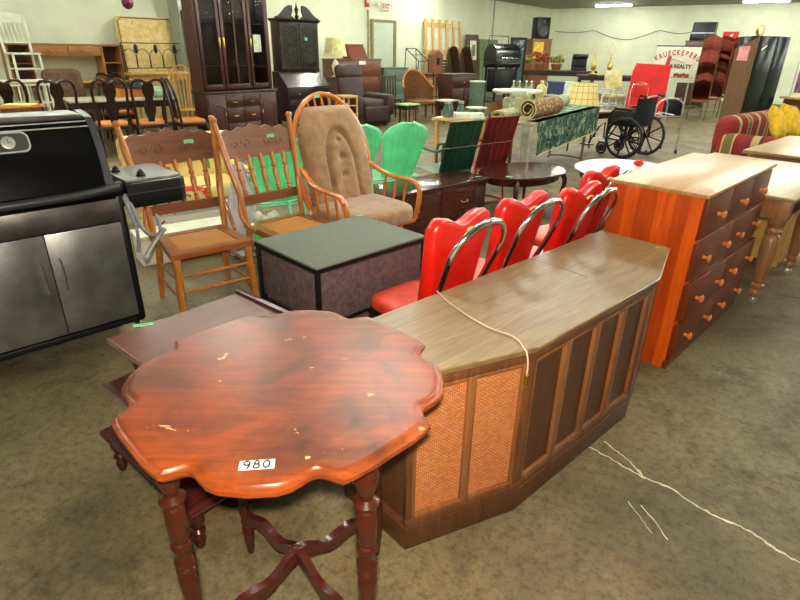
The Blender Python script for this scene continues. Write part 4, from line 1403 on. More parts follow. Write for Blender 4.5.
seats = [((45, 8.35), 216, 'dark splat-back dining chair nearest the left edge on the near side of the dining table'),
         ((98, 8.6), 216, 'dark splat-back dining chair in the middle of the near side of the dining table'),
         ((137, 8.85), 216, 'dark splat-back dining chair on the right of the near side of the dining table'),
         ((180, 9.15), 128, 'dark splat-back dining chair at the right end of the dining table, seen from the side'),
         ((107, 9.95), 36, 'dark splat-back dining chair on the far side of the dining table'),
         ((-6, 8.2), 216, 'dark splat-back dining chair cut off by the left edge of the picture')]
for i, ((px, dist), rz, lab) in enumerate(seats):
    q = at(px, dist)
    if i == 0:
        dc.location = q; dc.rotation_euler.z = R(rz); dc['label'] = lab
    else:
        dup(dc, q, R(rz), lab)
q = at(112, 9.45)
M['cloth_grey'] = plain('pale grey tabletop', (176,172,146), .5)
t = table('dining_table', 'dark dining table with a pale grey top among the splat-back chairs', 'table', q, R(36), 1.6, .8, .75, M['cloth_grey'], M['dark_chair'], .04, .03, .1)
dq, dw_ = ax(R(36))
def ontab(x, y):
    return q + dq*x + dw_*y
p = ontab(.20, .12)
t = thing('wooden_tray', 'orange wooden serving box on the dining table under a black hat', 'tray', (p.x, p.y, .75), R(36))
MB().box(-.33,-.13,0,.33,.13,.012).box(-.33,-.13,.012,.33,-.115,.13).box(-.33,.115,.012,.33,.13,.13).box(-.33,-.115,.012,-.315,.115,.13).box(.315,-.115,.012,.33,.115,.13).done('tray_body', M['rocker'], t)
MB().box(-.315,-.115,.012,.315,.115,.12).done('papers', M['midwood'], t)
p2 = ontab(.26, .12)
t = thing('black_hat', 'black round hat on the orange wooden box', 'hat', (p2.x, p2.y, .881), R(36))
MB().lathe([(0,0),(.19,0),(.2,.008),(.12,.016),(.115,.08),(.10,.10),(0,.10)], 24).done('hat_body', M['black_vinyl'], t)
p = ontab(.62, -.16)
t = thing('bed_pillow', 'pale green-white pillow lying on the right end of the dining table', 'pillow', (p.x, p.y, .75), R(60))
MB().ball((0,0,.085), (.20,.15,.085), 20, None, .7).done('pillow_body', M['pale_mint'], t)
# left edge bits
q = at(4, 7.6)
t = table('lamp_table', 'orange wooden side table at the left edge behind the gas grill', 'table', (q.x, q.y, 0), R(40), .55, .5, .80, M['rocker'], M['midwood'], .025)
tag(MB().prism([(-.2,-.12),(.14,-.15),(.19,.1),(-.15,.14)], 0, .006).done('yellow_folder', plain('yellow paper', (226,230,90), .6), None, (q.x+.02, q.y, .8005), R(20)), 'yellow paper folder on the orange side table at the left edge', 'folder')
q = at(24, 7.95)
t = thing('plant_stand', 'white lattice plant stand behind the left dining chairs', 'stand', at(15, 8.9), R(48))
mb = MB()
for s in (-1,1):
    for y in (-.15,.15):
        mb = MB().box(s*.3-.015,y-.015,0,s*.3+.015,y+.015,1.0).done('post', M['white_paint'], t)
for y in (-.15,.15):
    mb = MB()
    for k in range(5):
        mb.box(-.3+.12*k+.05,y-.006,.2,-.3+.12*k+.07,y+.006,.96)
    for z in (.2,.45,.7,.96):
        mb.box(-.3,y-.007,z-.012,.3,y+.007,z+.012)
    mb.done('lattice', M['white_paint'], t)
MB().box(-.33,-.18,1.0,.33,.18,1.02).done('top_shelf', M['white_paint'], t)

# ================================================================== china hutch
c1, c2 = G(205,93,.85), G(278,89,.85)
dv_ = (c2-c1); dv_.z = 0
ang = math.atan2(dv_.y, dv_.x)
dn_ = dv_.normalized(); back = Vector((-dn_.y, dn_.x, 0))
mid = (c1+c2)/2 + back*.24
Wd = dv_.length/2
t = thing('china_hutch', 'tall dark wooden china hutch with glass doors and brass pulls', 'hutch', (mid.x, mid.y, 0), ang)
m = M['darkwood']
MB().box(-Wd+.03,-.21,.0,Wd-.03,.16,.82,.006).done('base_cabinet', m, t)
MB().box(-Wd,-.24,.82,Wd,.17,.86,.01).done('counter', m, t)
for k in range(4):
    a = -Wd+.05+(2*Wd-.1)*k/4
    b = a+(2*Wd-.1)/4-.012
    if k in (0,3):
        d_ = MB().box(a,-.226,.10,b,-.2,.78,.008).done('door', m, t)
        pts = [((a+b)/2+.13*math.cos(PI*j/10), -.23, .55+.11*math.sin(PI*j/10)) for j in range(11)]
        MB().tube([(pts[0][0],-.23,.18)]+pts+[(pts[-1][0],-.23,.18)], .008, 6, True).done('moulding', M['darkwood2'], d_)
        MB().ball((b-.03 if k == 0 else a+.03,-.235,.5), (.012,.01,.03), 8).done('pull', M['gold'], d_)
    else:
        for z0, z1 in ((.60,.78),(.36,.58),(.10,.34)):
            d_ = MB().box(a,-.226,z0,b,-.2,z1,.008).done('drawer', m, t)
            MB().tube([((a+b)/2-.04,-.228,(z0+z1)/2),((a+b)/2-.03,-.245,(z0+z1)/2-.012),((a+b)/2+.03,-.245,(z0+z1)/2-.012),((a+b)/2+.04,-.228,(z0+z1)/2)], .006, 6).done('pull', M['gold'], d_)
TOP = 2.40
MB().box(-Wd+.06,.14,.86,Wd-.06,.16,TOP).done('back_panel', m, t)
for s in (-1,1):
    MB().box(s*(Wd-.05)-.02,-.13,.86,s*(Wd-.05)+.02,.16,TOP).done('side_panel', m, t)
for z in (1.22,1.55,1.88):
    MB().box(-Wd+.07,-.10,z,Wd-.07,.14,z+.018).done('shelf', m, t)
MB().rings([[(-Wd+.03-i,-.16-i,z),(Wd-.03+i,-.16-i,z),(Wd-.03+i,.165,z),(-Wd+.03-i,.165,z)] for z, i in ((TOP,0),(TOP+.04,.01),(TOP+.06,.04),(TOP+.12,.06),(TOP+.14,.06))]).done('cornice', m, t)
def glass_door(x0, x1, arches, pulls):
    z0, z1 = .88, TOP-.02
    st = .055
    fm = MB().box(x0,-.15,z0,x0+st,-.12,z1,.004).box(x1-st,-.15,z0,x1,-.12,z1,.004).box(x0+st,-.15,z0,x1-st,-.12,z0+.08,.004)
    # arched head
    n = arches
    wid = (x1-x0-2*st)/n
    for k in range(n):
        a = x0+st+wid*k
        pts = [(a,z1)]
        for j in range(13):
            th = PI*j/12
            pts.append((a+wid/2-wid/2*math.cos(th), z1-.24+.15*math.sin(th)))
        pts.append((a+wid,z1))
        fm.prism(pts, .12, .15, Matrix.Rotation(PI/2,4,'X'))
        if k:
            fm.box(a-.012,-.15,z0+.08,a+.012,-.12,z1-.2)
    fd = fm.done('door', m, t)
    MB().box(x0+st,-.137,z0+.08,x1-st,-.133,z1-.08).done('glass', M['hutch_glass'], fd)
    for px_ in pulls:
        MB().box(px_-.012,-.162,1.52,px_+.012,-.15,1.66,.004).done('pull', M['gold'], fd)
M['hutch_glass'], nt, b = nodes('clear cabinet glass')
setp(b, .06, 0, .5)
b.inputs['Base Color'].default_value = (.9,.92,.88,1)
b.inputs['Transmission Weight'].default_value = 1
b.inputs['IOR'].default_value = 1.12
e1 = Wd*.36
glass_door(-Wd+.07, -e1-.01, 1, (-e1-.04,))
glass_door(-e1+.01, e1-.01, 2, (-e1+.04,))
glass_door(e1+.01, Wd-.07, 1, (e1+.04,))
p = G(262, 50, 1.5)
MB().box(e1+.10,-.139,1.45,e1+.26,-.1375,1.72).done('price_sheet', M['wall_grey'], t, label='grey paper price sheet taped inside the door')

# ================================================================== slant-front secretary
c1, c2 = G(288,88,.76), G(330,86,.76)
dv_ = (c2-c1); dv_.z = 0
ang = math.atan2(dv_.y, dv_.x)
dn_ = dv_.normalized(); back = Vector((-dn_.y, dn_.x, 0))
mid = (c1+c2)/2 + back*.28
Wd = dv_.length/2
t = thing('secretary_desk', 'very dark secretary desk with slanted lid and broken pediment top', 'secretary desk', (mid.x, mid.y, 0), ang)
m = M['ebony'] = wood('ebonised mahogany', (24,14,12), (44,26,22), 'z', .34, .3, 0, .4)
MB().box(-Wd,-.27,.08,Wd,.24,.76,.006).done('base_cabinet', m, t)
for k in range(3):
    d_ = MB().box(-Wd+.03,-.285,.10+.215*k,Wd-.03,-.26,.30+.215*k,.008).done('drawer', m, t)
    for s in (-1,1):
        MB().ball((s*.28,-.292,.20+.215*k), (.03,.01,.012), 8).done('pull', M['gold'], d_)
for sx in (-1,1):
    for sy in (-.23,.2):
        MB().box(sx*(Wd-.05)-.05,sy-.04,0,sx*(Wd-.05)+.05,sy+.04,.08).done('foot', m, t)
mb = MB().rings([[(x,-.27,.76),(x,.24,.76),(x,.24,1.06),(x,.04,1.06)] for x in (-Wd,Wd)])
mb.done('desk_box', m, t)
sl = math.atan2(.30,.31)
M['slant'] = plain('dark lid with painted glare', (74,58,58), .22, 0, 1, .1, 3, 0, 1)  # same wood as the case, glare put into a paler colour
MB().rings([[(x,-.275,.765),(x,-.268,.755),(x,.046,1.05),(x,.036,1.066)] for x in (-Wd+.01,Wd-.01)]).done('slant_lid', M['slant'], t)
UW = Wd*.92
MB().box(-UW,.0,1.06,UW,.24,2.0,.005).done('bookcase', m, t)
MB().rings([[(-UW-i,-i,z),(UW+i,-i,z),(UW+i,.25,z),(-UW-i,.25,z)] for z, i in ((2.0,.01),(2.03,.04),(2.06,.045))]).done('cornice', m, t)
for s in (-1,1):
    x0, x1 = (.012, UW-.03) if s > 0 else (-UW+.03, -.012)
    st = .05
    d_ = MB().box(x0,-.02,1.10,x0+st,0,1.98).box(x1-st,-.02,1.10,x1,0,1.98).box(x0+st,-.02,1.10,x1-st,0,1.15).box(x0+st,-.02,1.92,x1-st,0,1.98).done('door', m, t)
    MB().box(x0+st,-.006,1.15,x1-st,-.002,1.92).done('glass', M['glass_dark'], d_)
    mb = MB()
    wdt = x1-x0-2*st
    for k in range(4):
        za = 1.15+.19*k
        mb.bar((x0+st,-.012,za),(x0+st+wdt,-.012,za+.19),.012,.008).bar((x0+st+wdt,-.012,za),(x0+st,-.012,za+.19),.012,.008)
    mb.done('lattice', m, d_)
    pts = []
    for j in range(13):
        f = j/12
        pts.append((s*(UW+.03-(UW-.10)*f), 2.06+.03+.22*(.5-.5*math.cos(PI*min(1,f*1.1)))))
    poly = [(s*(UW+.03),2.06)] + pts + [(s*.12,2.21),(s*.16,2.12),(s*.06,2.06)]
    MB().prism(poly, -.04, 0, Matrix.Rotation(PI/2,4,'X')).done('pediment', m, t)
MB().lathe([(.03,2.06),(.045,2.11),(.02,2.15),(.035,2.19),(.045,2.24),(.02,2.29),(.008,2.35),(0,2.38)], 12, (0,.03,0)).done('finial', m, t)
MB().box(.14,-.0225,1.66,.21,-.0205,1.72).done('price_sticker', M['label_green'], t, label='small pale green price sticker')

# ================================================================== recliner and things round it
q = at(360, 12.6)
t = thing('recliner', 'dark brown leather recliner with padded headrest', 'recliner', q, R(46))
t.scale = (1.12, 1.08, 1.06)
m = M['brown_leather']
RX = Matrix.Rotation(R(-14),4,'X')
MB().cbox((0,.30,.70), (.60,.20,.52), .09, RX, 5).done('backrest', m, t)
MB().cbox((0,.36,1.0), (.62,.22,.30), .10, RX, 5).done('headrest', m, t)
MB().cbox((0,-.10,.42), (.58,.66,.20), .08, None, 5).done('seat_cushion', m, t)
MB().cbox((0,-.06,.21), (.84,.78,.34), .06, None, 4).done('base', m, t)
MB().cbox((0,-.47,.25), (.60,.08,.30), .035, None, 3).done('footrest', m, t)
for s in (-1,1):
    MB().cbox((s*.40,-.08,.40), (.2,.80,.42), .085, None, 5).done('armrest', m, t)
for sx in (-1,1):
    for sy in (-1,1):
        MB().box(sx*.33-.03,sy*.3-.08,0,sx*.33+.03,sy*.3-.02,.05).done('foot', M['black_metal'], t)
q = at(345, 11.35)
t = thing('wooden_stool', 'light wooden bar stool with woven top in front of the brown recliner', 'stool', (q.x, q.y, 0), R(38))
MB().box(-.17,-.17,.66,.17,.17,.70,.012).done('seat', M['lightwood'], t)
for sx in (-1,1):
    for sy in (-1,1):
        MB().tube([(sx*.15,sy*.15,0),(sx*.15,sy*.15,.67)], .018, 8).done('leg', M['lightwood'], t)
for z in (.2,.36,.52):
    for s in (-1,1):
        MB().tube([(-.15,s*.15,z),(.15,s*.15,z)], .010, 6).done('rung', M['lightwood'], t)
        MB().tube([(s*.15,-.15,z-.03),(s*.15,.15,z-.03)], .010, 6).done('rung', M['lightwood'], t)
q = at(352, 15.3)
M['brown_red'] = wood('red brown wood', (84,42,26), (118,62,38), 'x', .4, .5, .1, .5)
t = cabinet('tall_dresser', 'tall red-brown dresser behind the recliner', 'dresser', q, R(42), 1.5, .5, 1.28, M['brown_red'], ((.04,.34,1),(.36,.66,1),(.68,.96,2)), M['brass'])
dq, dw_ = ax(R(42))
f = q - dw_*.268
p = f + dq*.10
MB().cbox((.12,-.268,1.19), (.22,.004,.085)).done('paper_sign', M['paper'], t, label='white paper sign on the front')
p = q + dq*.10
t = thing('writing_box', 'brown slope-front wooden box on the tall dresser', 'box', (p.x, p.y, 1.28), R(42))
MB().rings([[(x,-.18,0),(x,.18,0),(x,.18,.32),(x,.02,.32)] for x in (-.27,.27)]).done('box_body', M['brown_red'], t)
MB().box(-.28,.0,.32,.28,.19,.338).done('lid', M['midwood'], t)
q2 = at(335, 14.15)
table('lamp_table', 'small dark table holding the pleated lamp, left of the recliner', 'table', q2, R(42), .5, .42, .90, M['darkwood2'], M['darkwood2'], .022)
M['shade'] = plain('cream pleated shade', (240,222,160), .8)
t = thing('table_lamp', 'white table lamp with a cream pleated shade, beside the tall dresser', 'lamp', (q2.x, q2.y, .90))
MB().lathe([(0,0),(.09,0),(.09,.02),(.03,.04),(.075,.14),(.09,.24),(.05,.34),(.018,.38),(.018,.46),(0,.46)], 18).done('base', M['white_paint'], t)
def shade(z0, z1, r0, r1, m, parent, n=48, amp=.006):
    loops = []
    for z, r in ((z0,r0),(z1,r1)):
        loops.append([((r+amp*(k % 2))*math.cos(2*PI*k/n), (r+amp*(k % 2))*math.sin(2*PI*k/n), z) for k in range(n)])
    loops2 = [[(x*.97, y*.97, z) for x, y, z in L] for L in loops[::-1]]
    return MB().rings(loops + loops2 + [loops[0]], cap=False).done('lamp_shade', m, parent, sharp=20)
shade(.45, .84, .27, .20, M['shade'], t)
q = at(391, 16.3)
M['green_wood'] = wood('green stained wood', (70,92,74), (104,128,104), 'x', .45, .5, 0, .4)
cabinet('green_dresser', 'green stained dresser right behind the recliner', 'dresser', q, R(42), .85, .45, 1.06, M['green_wood'], ((.05,.33,1),(.36,.64,1),(.67,.95,1)), M['brass'])
q = at(391, 13.75)
t = thing('slat_chair', 'dark slat-back chair standing beside the recliner', 'chair', q, R(20))
MB().box(-.21,-.2,.42,.21,.2,.46,.01).done('seat', M['darkwood'], t)
for s in (-1,1):
    MB().tube([(s*.19,-.18,0),(s*.19,-.18,.44)], .018, 8).done('leg', M['darkwood'], t)
    MB().tube([(s*.19,.19,0),(s*.19,.19,.44)], .018, 8).done('leg', M['darkwood'], t)
    MB().tube([(s*.19,.19,.44),(s*.2,.26,.96)], .018, 8).done('back_post', M['darkwood'], t)
MB().bar((-.2,.255,.93),(.2,.255,.93),.07,.02).done('crest_rail', M['darkwood'], t)
for k in range(5):
    MB().bar((-.13+.065*k,.2,.46),(-.13+.065*k,.25,.91),.03,.012).done('slat', M['darkwood'], t)
q = at(409, 12.55)
M['pale_green_top'] = plain('pale green tabletop', (150,190,120), .4)
table('side_table', 'low side table with pale green top, between recliner and wicker chair', 'table', q, R(40), .42, .36, .46, M['pale_green_top'], M['darkwood'], .02)
q = at(449, 13.2)
table('side_table', 'low side table with cream top, right of the wicker chair', 'table', q, R(40), .5, .4, .50, M['cloth_grey'], M['darkwood'], .02)
# wicker armchair
M['wicker'] = cane('brown wicker', (150,100,48), (96,58,26), 60)
q = at(422, 13.7)
t = thing('wicker_chair', 'brown wicker armchair with curved high back', 'chair', q, R(28))
def fw(u, v):
    a = PI*(.02+.96*u)
    hgt = .34+.40*math.sin(a)**1.5
    x = .36*math.cos(a); y = .05+.28*math.sin(a)
    return Vector((x*(1+.10*v), y+.10*v*math.sin(a), .36+(hgt)*v*.98))
MB().sheet(fw, 28, 8, .02).done('backrest', M['wicker'], t)
rim = [fw(k/28, 1) for k in range(29)]
MB().tube(rim, .022, 8).done('rim', M['rocker'], t)
MB().cbox((0,-.02,.40), (.64,.58,.10), .035, None, 3).done('seat', M['wicker'], t)
for sx in (-1,1):
    for sy in (-1,1):
        MB().tube([(sx*.28,sy*.22,.36),(sx*.31,sy*.25,.18),(sx*.30,sy*.24,0)], [.028,.022,.016], 8).done('leg', M['midwood'], t)
q = at(459, 14.6)
cabinet('dark_cabinet', 'dark wooden cabinet on short legs, right of the wicker chair', 'cabinet', q, R(38), .82, .48, 1.0, M['darkwood'], ((.04,.62,2),(.66,.94,1)), M['brass'], foot=.16, mtop=M['darkwood2'])
q = at(427, 17.2)
t = table('long_table', 'orange-brown table behind the wicker chair, carrying a metal frame', 'table', q, R(30), 1.2, .6, .90, M['brown_red'], M['brown_red'], .03)
dq, dw_ = ax(R(30))
p = q + dq*-.32
t = thing('metal_stand', 'black angular metal stand frame perched on the orange-brown table', 'frame', (p.x, p.y, .915), R(55))
c8 = [Vector(v) for v in ((-.25,-.22,.30),(.25,-.22,.30),(.25,.22,.62),(-.25,.22,.62))]
MB().tube(c8, .014, 6, True).done('top_ring', M['black_metal'], t)
for v in c8:
    MB().tube([v, (v.x*1.2, v.y*1.0, 0)], .013, 6).done('leg', M['black_metal'], t)
MB().tube([(-.25,0,.46),(.25,0,.46)], .010, 6).done('cross_bar', M['black_metal'], t)
p = q + dq*.30
t = thing('bird_house', 'brown wooden box with a dark opening beside the black metal frame', 'box', (p.x, p.y, .90), R(30))
MB().prism([(-.17,0),(.17,0),(.17,.48),(0,.62),(-.17,.48)], -.15, .15, Matrix.Rotation(PI/2,4,'X')).done('box_body', M['midwood'], t)
MB().box(-.05,-.156,.22,.05,-.148,.40).done('opening', M['ink'], t)
q = at(431, 14.9)
t = thing('wire_chair', 'black wire-frame chair standing behind the wicker chair', 'chair', q, R(25))
MB().tube([(-.21,-.2,0),(-.21,-.2,.45),(.21,-.2,.45),(.21,-.2,0)], .011, 6).done('front_frame', M['black_metal'], t)
MB().tube([(-.21,.2,0),(-.22,.24,1.0),(.22,.24,1.0),(.21,.2,0)], .011, 6).done('back_frame', M['black_metal'], t)
MB().box(-.21,-.2,.44,.21,.2,.46).done('seat', M['black_vinyl'], t)
for z in (.6,.72,.84):
    MB().tube([(-.215,.22,z),(.215,.22,z)], .007, 6).done('back_bar', M['black_metal'], t)

# ================================================================== back wall group
UB = (Vector((CORN.x, CORN.y, 0)) - Vector((BEND.x, BEND.y, 0))).normalized()
angB = math.atan2(UB.y, UB.x)
NB = Vector((UB.y, -UB.x, 0))
def wb(px, off):
    k = (px-400)/603
    p = Vector((BEND.x, BEND.y, 0)) + NB*off
    s_ = (p.x - k*p.y)/(k*UB.y - UB.x)
    return p + UB*s_
q = wb(443, .22)
t = thing('bed_slat_frame', 'yellow wooden slatted frame leaning against the back wall', 'slatted frame', (q.x, q.y, 0), angB)
Mx = Matrix.Rotation(R(-5),4,'X')
for k in range(6):
    x = -.95+.38*k
    MB().box(x-.06,-.02,0,x+.06,.0,2.35).xf(Mx).done('upright', M['lightwood'], t)
for z in (.12,.85,1.45,2.2):
    MB().box(-1.02,.001,z-.06,1.02,.035,z+.06).xf(Mx).done('slat', M['lightwood'], t)
MB().box(-.98,.036,.05,.98,.05,2.28).xf(Mx).done('backing', M['white_paint'], t)
# stacked brown chairs used here and on the right
M['maroon_seat'] = plain('red brown seat vinyl', (132,62,48), .45, 0, .4, .15, 10)
M['bronze'] = plain('bronze tube', (110,92,62), .4, .6)
def mk_stack_chair(m):
    t = thing('stacking_chair', 'x', 'chair', (0,0,0))
    MB().cbox((0,0,.45), (.35,.40,.05), .02, None, 3).done('seat', m, t)
    def fb(u, v):
        x = (u-.5)*2
        z = .53+.33*v
        ww_ = .185*(1 if v < .6 else math.sqrt(max(.05,1-((v-.6)/.42)**2)))
        return Vector((x*ww_, .235+.09*v-.01*(1-x*x), z))
    MB().sheet(fb, 10, 8, .022).done('backrest', m, t)
    for s in (-1,1):
        MB().tube([(s*.2,-.20,0),(s*.2,-.17,.41),(s*.17,-.165,.422)], .010, 6).done('leg', M['bronze'], t)
        MB().tube([(s*.2,.22,0),(s*.2,.22,.44),(s*.2,.245,.52),(s*.195,.325,.84)], .010, 6).done('leg', M['bronze'], t)
        MB().tube([(s*.2,.22,.425),(s*.165,.19,.43)], .008, 6).done('seat_bracket', M['bronze'], t)
    return t
sc = None
def stack(px, dist, rz, n, m, lab, grp, dz=.084, step=.027):
    q = at(px, dist)
    d_, w_ = ax(R(rz))
    base = None
    for k in range(n):
        loc = Vector((q.x, q.y, k*dz)) - w_*(step*k)
        if base is None:
            base = mk_stack_chair(m)
            base.location = loc; base.rotation_euler.z = R(rz)
            base['label'] = lab % 'bottom'; base['group'] = grp
        else:
            nm_ = 'topmost' if k == n-1 else 'inner'
            dup(base, loc, R(rz), lab % nm_, grp)
for px, dist, lab in ((452,17.9,'brown stacking chair in the stack left of the framed picture, %s of its stack'),(465,18.2,'brown stacking chair in the stack under the framed picture, %s of its stack')):
    stack(px, dist, 215, 10, M['darkwood2'], lab, 'inner chairs of the ' + ('left' if px < 460 else 'right') + ' brown stack')
q = wb(471, .3)
t = thing('picture_board', 'dark maroon board with a framed picture, leaning at the back wall', 'board', (q.x, q.y, 0), angB)
Mx = Matrix.Rotation(R(-4),4,'X')
MB().box(-.36,-.02,0,.36,.02,1.98).xf(Mx).done('board', M['darkwood2'], t)
fr_ = MB().box(-.18,-.045,1.22,.18,-.021,1.80).xf(Mx).done('picture_frame', M['white_paint'], t)
MB().box(-.09,-.05,1.34,.09,-.0455,1.68).xf(Mx).done('picture', M['green_wood'], fr_)
q = wb(487, .25)
tag(MB().box(-.62,-.02,0,.62,.02,1.86).xf(Mx).done('chalkboard', plain('dull green board', (116,130,92), .6), None, (q.x, q.y, 0), angB), 'dull green board leaning at the back wall behind the black barbecue', 'board')
q = at(480, 13.2)
t = thing('trash_can', 'grey metal trash can behind the rug table', 'trash can', q)
MB().lathe([(0,0),(.15,0),(.155,.02),(.17,.88),(.18,.90),(.165,.905),(.15,.06),(0,.05)], 24).done('bin', M['green_wood'], t)
MB().lathe([(.176,.88),(.186,.895),(.176,.91)], 24).done('rim', M['alu'], t)
# black barbecue
q = at(503, 15.2)
t = thing('charcoal_grill', 'black charcoal barbecue on a cart near the back corner', 'grill', q, R(30))
for sx in (-1,1):
    for sy in (-1,1):
        MB().box(sx*.33-.02,sy*.2-.02,0,sx*.33+.02,sy*.2+.02,1.16).done('leg', M['black_metal'], t)
MB().box(-.4,-.26,1.14,.4,.26,1.28,.02).done('firebox', M['black_gloss'], t)
mb = MB()
pr = [(-.26,1.28),(-.25,1.48),(-.16,1.62),(.0,1.68),(.16,1.62),(.25,1.48),(.26,1.28)]
mb.rings([[(x,y,z) for y, z in pr] for x in (-.39,.39)]).done('lid', M['black_gloss'], t)
MB().tube([(-.25,-.25,1.36),(-.25,-.31,1.36),(.25,-.31,1.36),(.25,-.25,1.36)], .013, 8).done('handle', M['chrome'], t)
MB().box(-.32,-.22,.30,.32,.22,.33).done('shelf', M['black_metal'], t)
MB().box(-.30,-.18,.55,.30,.18,1.10,.01).done('fuel_bin', M['black_metal'], t)
MB().tube([(-.3,.2,1.6),(-.3,.2,1.86),(.32,.2,1.86),(.32,.2,1.6)], .012, 6).done('rack', M['black_metal'], t)
q = at(518, 16.2)
t = thing('black_mirror', 'black framed mirror leaning right of the black barbecue', 'mirror', q, R(20))
MB().box(-.24,-.02,0,-.18,.02,1.85).box(.18,-.02,0,.24,.02,1.85).box(-.18,-.02,0,.18,.02,.06).box(-.18,-.02,1.79,.18,.02,1.85).done('frame', M['black_metal'], t)
MB().box(-.18,-.005,.06,.18,.012,1.79).done('glass', M['mirror_reflection'], t)
# speaker on wooden cabinet in the corner
q = at(538, 21.0)
t = cabinet('wood_cabinet', 'tall brown wooden cabinet with a yellow poster, near the back corner', 'cabinet', q, R(15), .72, .5, 1.90, M['midwood'], ((.02,.30,2),), M['brass'])
MB().box(-.30,-.27,1.28,.06,-.2505,1.80).done('poster', plain('yellow poster', (206,176,50), .5), t, label='yellow poster taped to the front')
t = thing('loudspeaker', 'black loudspeaker on top of the tall brown cabinet', 'speaker', (q.x+.02, q.y, 1.90), R(15))
MB().box(-.24,-.2,0,.24,.2,.66,.015).done('cabinet_box', M['black_metal'], t)
MB().lathe([(.17,0),(.165,.012),(.13,.012),(.05,-.02),(.04,-.005),(0,.0)], 20, (0,-.203,.24), Matrix.Rotation(PI/2,4,'X')).done('woofer', M['grey_plastic'], t)
MB().lathe([(.06,0),(.055,.01),(0,.004)], 14, (0,-.203,.52), Matrix.Rotation(PI/2,4,'X')).done('tweeter', M['grey_plastic'], t)
# ================================================================== long dark sales tables by the right wall
q = at(560, 18.4)
table('display_table', 'long dark display table left of the brass lamps', 'table', q, R(-12), 2.3, .7, 1.0, M['darkwood'], M['black_metal'], .03, .06, .1)
dq, dw_ = ax(R(-12))
M['leaf'] = plain('dried leaves', (120,112,50), .8, 0, .2, .3, 20)
M['rust'] = plain('rust red dried flowers', (128,58,44), .8, 0, .2, .3, 20)
def bouquet(x, lab, m, n, r):
    p = q + dq*x
    t = thing('flower_basket', lab, 'flowers', (p.x, p.y, 1.0), random.random())
    MB().lathe([(0,0),(.12,0),(.17,.16),(.16,.17),(.14,.15),(0,.14)], 18).done('basket', M['wicker'], t)
    mb = MB()
    for k in range(n):
        a = random.uniform(0, 2*PI); rr = r*math.sqrt(random.random())
        mb.ball((rr*math.cos(a), rr*math.sin(a), .22+random.uniform(0,r*.9)), random.uniform(.03,.06), 6)
    o = mb.done('flowers', m, t)
    o['kind'] = 'stuff'
bouquet(-.95, 'basket of pale dried flowers at the left end of the display table', M['leaf'], 30, .2)
bouquet(-.55, 'basket of rust-red dried flowers on the display table', M['rust'], 44, .28)
bouquet(-.05, 'low basket of greenish dried flowers on the display table', M['leaf'], 30, .2)
p = q + dq*.62
t = thing('coffee_machine', 'black kitchen machine on the right of the display table', 'appliance', (p.x, p.y, 1.0), R(-12))
MB().box(-.22,-.2,0,.22,.2,.08,.01).done('base', M['black_metal'], t)
MB().box(-.22,.02,.08,.22,.2,.42,.02).done('column', M['black_metal'], t)
MB().box(-.22,-.2,.34,.22,.02,.46,.02).done('head', M['black_gloss'], t)
q = at(612, 17.2)
table('display_table', 'dark display table under the two brass lamps', 'table', q, R(-12), 1.7, .7, .93, M['darkwood2'], M['black_metal'], .03, .05, .1)
qq = q
def brass_lamp(px, dist, lab):
    p = at(px, dist)
    t = thing('brass_lamp', lab, 'lamp', (p.x, p.y, 0))
    table_z = 0
    MB().lathe([(0,.0),(.12,0),(.13,.03),(.05,.05),(.03,.10),(.06,.16),(.075,.24),(.05,.32),(.02,.36),(.02,.44),(.04,.46),(.04,.48),(.018,.50),(.018,.55),(0,.55)], 18).done('base', M['gold'], t)
    pts = [Vector((.10*math.sin(PI*k/12)*(1 if k <= 12 else 1), 0, .50+.30*(k/12))) for k in range(13)]
    loop = pts + [Vector((-v.x, 0, v.z)) for v in pts[::-1]]
    MB().tube(loop, .005, 5).done('harp', M['gold'], t)
    MB().tube([(0,0,.80),(0,0,.86)], .008, 6).done('finial', M['gold'], t)
    return t
lz = .93
t = brass_lamp(596, 16.95, 'brass lamp base with bare harp, the left one of the two'); t.location.z = lz
t = brass_lamp(612.5, 17.15, 'brass lamp base with bare harp, the right one of the two'); t.location.z = lz
# bins under the display table
q = at(573, 16.6)
t = thing('storage_bin', 'white plastic storage bin on the floor in front of the display table', 'bin', (q.x, q.y, 0), R(-10))
MB().rings([[(s*x,y,z) for s, x, y in ((-1,w_,-.16),(1,w_,-.16),(1,w_,.16),(-1,w_,.16))] for z, w_ in ((0,.22),(.72,.26))]).done('bin_body', M['plastic_white'], t)
MB().box(-.27,-.18,.72,.27,.18,.76,.008).done('lid', M['plastic_white'], t)
q = at(559, 15.4)
t = thing('storage_bin', 'dark blue storage bin standing behind the glass jugs', 'bin', (q.x, q.y, 0), R(-10))
M['blue'] = plain('dark blue plastic', (34,40,84), .45)
MB().rings([[(s*x,y,z) for s, x, y in ((-1,w_,-.16),(1,w_,-.16),(1,w_,.16),(-1,w_,.16))] for z, w_ in ((0,.2),(.78,.24))]).done('bin_body', M['blue'], t)
MB().box(-.25,-.18,.78,.25,.18,.82,.008).done('lid', M['blue'], t)
# cream office chair
q = at(623, 15.6)
t = thing('office_chair', 'cream armchair on metal legs in front of the dark display table', 'chair', q, R(10))
M['cream'] = plain('cream vinyl', (200,188,130), .5)
MB().cbox((0,.24,.86), (.5,.08,.46), .04, Matrix.Rotation(R(-10),4,'X'), 3).done('backrest', M['cream'], t)
MB().cbox((0,0,.47), (.5,.48,.08), .03, None, 3).done('seat', M['cream'], t)
for s in (-1,1):
    MB().tube([(s*.27,-.2,0),(s*.27,-.2,.66),(s*.27,.2,.66),(s*.27,.24,0)], .012, 6).done('leg_frame', M['alu'], t)
MB().tube([(-.27,.05,.42),(.27,.05,.42)], .012, 6).done('cross_bar', M['alu'], t)

